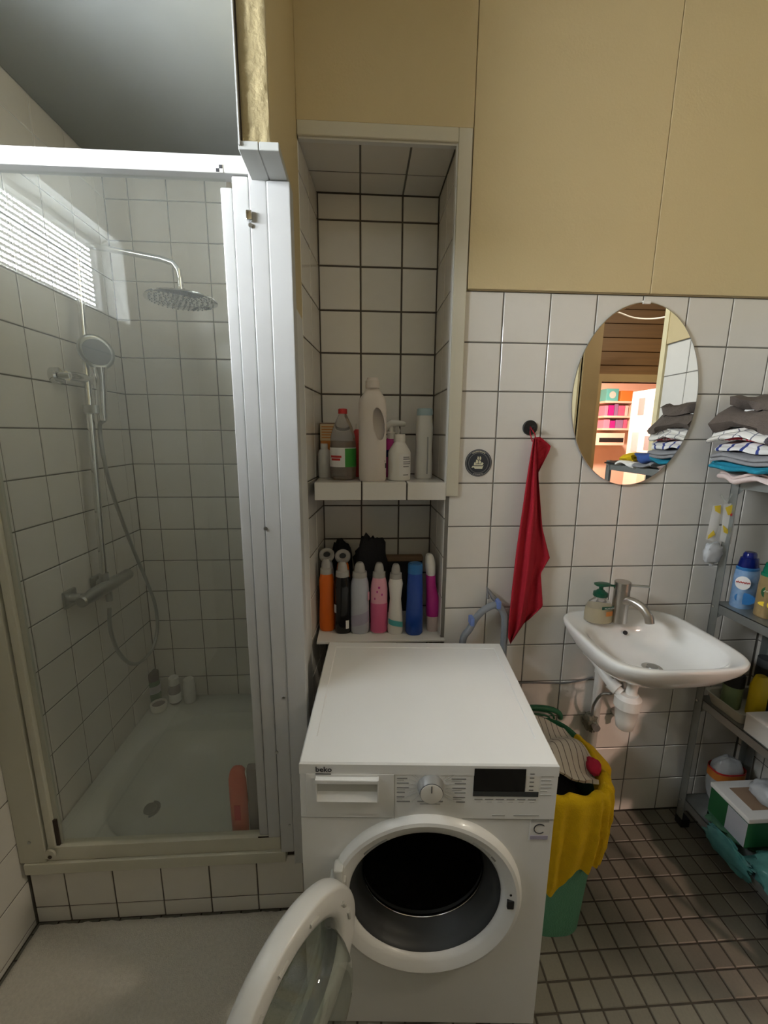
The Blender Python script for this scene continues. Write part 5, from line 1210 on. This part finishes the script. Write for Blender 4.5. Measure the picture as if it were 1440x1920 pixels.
p = tr_at(354, 1314); simple('shampoo_bottle', 'pale cream bottle at the right of the shower corner group', 'bottle', p.x+.008, min(p.y, YS-.036), ZTR, ((0, .024), (.004, .027), (.09, .027), (.105, .022)), 'plastic_white', ((.105, .024), (.122, .023), (.125, .018)), 'plastic_white', gs)
p = tr_at(293, 1338); r0 = simple('scrub_jar', 'low open white jar in front of the shower bottles', 'jar', p.x, p.y+.03, ZTR, ((0, .030), (.004, .034), (.03, .037), (.036, .036), (.036, .030), (.028, .029)), 'plastic_white', None, None, gs)
build('contents', MB().loft([ell(0, 0, h, .0285, .0285) for h in (.026, .0288)], 'grey_bottle'), r0, w=False)
zo = .2265
p = on(1, G+.05, 449, 1500)
c0 = on(1, G+.052, 452, 1558); H = on(1, c0.y, 447, 1437).z-zo
r0 = thing('shampoo_bottle', (c0.x+.002, c0.y, zo), 'coral orange bottle standing behind the shower glass', 'bottle', gs)
build('body', MB().loft([ell(0, 0, h*H, r_*.028, r_*.020, 2.6) for h, r_ in ((.10, .9), (.12, 1), (.6, 1.05), (.85, 1.02), (.94, .85), (.98, .6), (1, .3))], 'coral'), r0, w=False, smooth=60)
build('cap', MB().loft([ell(0, 0, h*H, .024, .018, 2.6) for h in (0, .1)], 'coral'), r0, w=False); build('print', MB().box(-.012, .008, -.0215, -.0205, H*.35, H*.55, 'red_print'), r0, w=False)
c1 = on(1, G+.052, 481, 1556)
r0 = thing('shampoo_bottle', (c1.x, c1.y+.006, zo), 'grey brown flat bottle with pale edge beside the coral bottle', 'bottle', gs)
H2 = on(1, c1.y, 480, 1440).z-zo
build('body', MB().loft([ell(0, 0, h*H2, .020, .014, 5) for h in (.06, 1)], 'grey_bottle'), r0, w=False); build('pale_edge', MB().box(-.0235, -.0195, -.012, .012, H2*.06, H2*.98, 'plastic_white'), r0, w=False); build('cap', MB().loft([ell(0, 0, h*H2, .017, .012, 4) for h in (0, .06)], 'black'), r0, w=False)

# ------------------------------------------------------------------ hall and kitchen things seen in the mirror, with unseen lamps
def vm(y, x, py): v = on(1, -y, x, py); return Vector((v.x, y, v.z))     # pixel seen in the mirror -> point on the real plane y
cw = build('hall_cable', MB().tube(smooth_path([vm(-1.9, 1140, 583), vm(-1.9, 1160, 588), vm(-1.9, 1182, 596), vm(-1.9, 1205, 599), vm(-1.9, 1230, 598), vm(-1.9, 1260, 592)], 5), .006, 'cable_white', 8)); tag(cw, 'white cable sagging across the dark wooden hall', 'cable')
KY = -3.9
def kbox(name, label, cat, x0, py0, x1, py1, y, dep, mt, extra=None, grp=None):
    a = vm(y, x0, py1); b = vm(y, x1, py0); t = thing(name, ((a.x+b.x)/2, y-dep/2, a.z), label, cat, grp)
    build('body', MB().box(a.x, b.x, y-dep, y, a.z, b.z, mt, .004, 1), t)
    if extra: extra(t, a, b)
    return t
fa_ = vm(-4.3, 1185, 735)
fr = thing('fridge', (fa_.x+.3, -3.95, 0), 'white fridge with cards on its side in the pink kitchen', 'fridge')
build('body', MB().box(fa_.x, fa_.x+.62, -4.3, -3.6, 0, fa_.z, 'plastic_white', .01), fr)
build('door', MB().box(fa_.x+.004, fa_.x+.616, -3.598, -3.57, .05, fa_.z-.01, 'plastic_white', .008), fr)
for (u, v_, du, dv, mt) in ((.16, -.10, .12, .22, 'grey_bottle'), (.10, -.55, .13, .26, 'silver'), (.36, -.60, .10, .18, 'midgrey_cloth'), (.30, -1.05, .22, .2, 'peach')):
    build('magnet_card', MB().box(fa_.x-.004, fa_.x-.0005, -4.3+u, -4.3+u+du, fa_.z+v_-dv, fa_.z+v_, mt), fr)
kc = vm(-4.95, 1128, 755); 
sh = thing('kitchen_shelf', (kc.x+.3, -4.9, vm(-4.85, 1140, 803).z), 'peach wall shelf with pink books in the kitchen', 'shelf')
z_ = vm(-4.85, 1140, 803).z; xa = vm(-4.85, 1122, 800).x; xb = vm(-4.85, 1172, 800).x
build('board', MB().box(xa, xb, -4.98, -4.75, z_-.03, z_, 'peach', .003), sh)
ztop = vm(-4.85, 1140, 780).z
build('board', MB().box(xa, xb, -4.98, -4.75, ztop-.03, ztop, 'peach', .003), sh); build('side', MB().box(xb, xb+.03, -4.98, -4.75, z_-.03, vm(-4.85, 1140, 752).z, 'peach', .003), sh)
random.seed(11); x = xa+.02; i = 0; names = ['pink', 'magenta', 'plum', 'rose', 'pale pink']; mts = ['pink_stuff', 'magenta', 'purple', 'pink', 'pale_pink_cloth']
for zb0, hh, ws in ((ztop, .16, (.05, .09, .06, .10, .05, .04)), (z_, .13, (.10, .08, .12, .06))):
    x = xa+.03
    for w_ in ws:
        if x+w_ > xb-.01: break
        o = build('shelf_book', MB().box(x, x+w_-.006, -4.95, -4.78, zb0+.0005, zb0+hh*random.uniform(.8, 1.1), mts[i % 5], .003, 1)); tag(o, '%s book number group standing on the %s kitchen shelf board'.replace(' number group', '') % (names[i % 5], 'upper' if zb0 == ztop else 'lower'), 'book', 'books on the kitchen shelf'); x += w_+.004; i += 1
hz0 = vm(-4.7, 1140, 835).z
hd = thing('range_hood', (vm(-4.7, 1140, 820).x, -4.8, hz0), 'peach range hood with dark slot in the kitchen', 'range hood')
xa2, xb2 = vm(-4.7, 1113, 820).x, vm(-4.7, 1170, 820).x
build('body', MB().box(xa2, xb2, -5.0, -4.7, hz0, vm(-4.7, 1140, 812).z, 'peach', .004), hd); build('slot', MB().box(xa2+.08, xb2-.02, -4.702, -4.695, vm(-4.7, 1140, 829).z, vm(-4.7, 1140, 821).z, 'black'), hd)
gx = vm(-4.85, 1135, 730)
t_ = thing('storage_box', (gx.x+.1, -4.87, ztop+.19), 'green box with pale round print on top of the kitchen shelf', 'box'); za_ = vm(-4.78, 1140, 752).z
build('top_board', MB().box(xa, xb+.03, -4.98, -4.75, za_-.03, za_-.001, 'peach', .003), sh)
a = vm(-4.78, 1135, 752); b = vm(-4.78, 1160, 729); build('body', MB().box(a.x, b.x, -4.95, -4.78, za_, b.z, 'teal_print', .004, 1), t_); build('print', MB().disc(((a.x+b.x)/2, -4.7795, (za_+b.z)/2), (0, 1, 0), .05, 'pale_pink_cloth', 20, .002), t_)
a = vm(-4.78, 1162, 750); b = vm(-4.78, 1186, 733); t_ = build('storage_box', MB().box(a.x, b.x, -4.93, -4.78, za_, b.z, 'orange_box', .004, 1)); tag(t_, 'plain orange box on top of the kitchen shelf', 'box')
lm = thing('unseen_ceiling_lamp', (2.7, -3.6, 2.62), 'round warm ceiling lamp in the pink kitchen', 'lamp')
build('shade', MB().disc((2.7, -3.6, 2.64), (0, 0, 1), .16, 'plastic_white', 32, .058), lm); build('diffuser', MB().disc((2.7, -3.6, 2.632), (0, 0, 1), .15, 'lamp_warm', 32, .006), lm)
lamp('kitchen_light', 'AREA', (2.7, -3.6, 2.625), (0, 0, 0), KITCHEN_WATTS, (1.0, .68, .55), lm, .3)
lh = thing('unseen_ceiling_lamp', (2.2, -1.2, 2.86), 'unseen round white ceiling lamp added to light the dark wooden hall', 'lamp')  # unseen lamp added to brighten the wood wall of the hall
build('shade', MB().disc((2.2, -1.2, 2.88), (0, 0, 1), .13, 'plastic_white', 32, .069), lh); build('diffuser', MB().disc((2.2, -1.2, 2.872), (0, 0, 1), .12, 'added_hall_lamp', 32, .006), lh)
lamp('added_hall_light', 'AREA', (2.2, -1.2, 2.865), (0, 0, 0), ADDED_HALL_WATTS, (1.0, .86, .66), lh, .25)  # added fill light for the hall, no such source visible
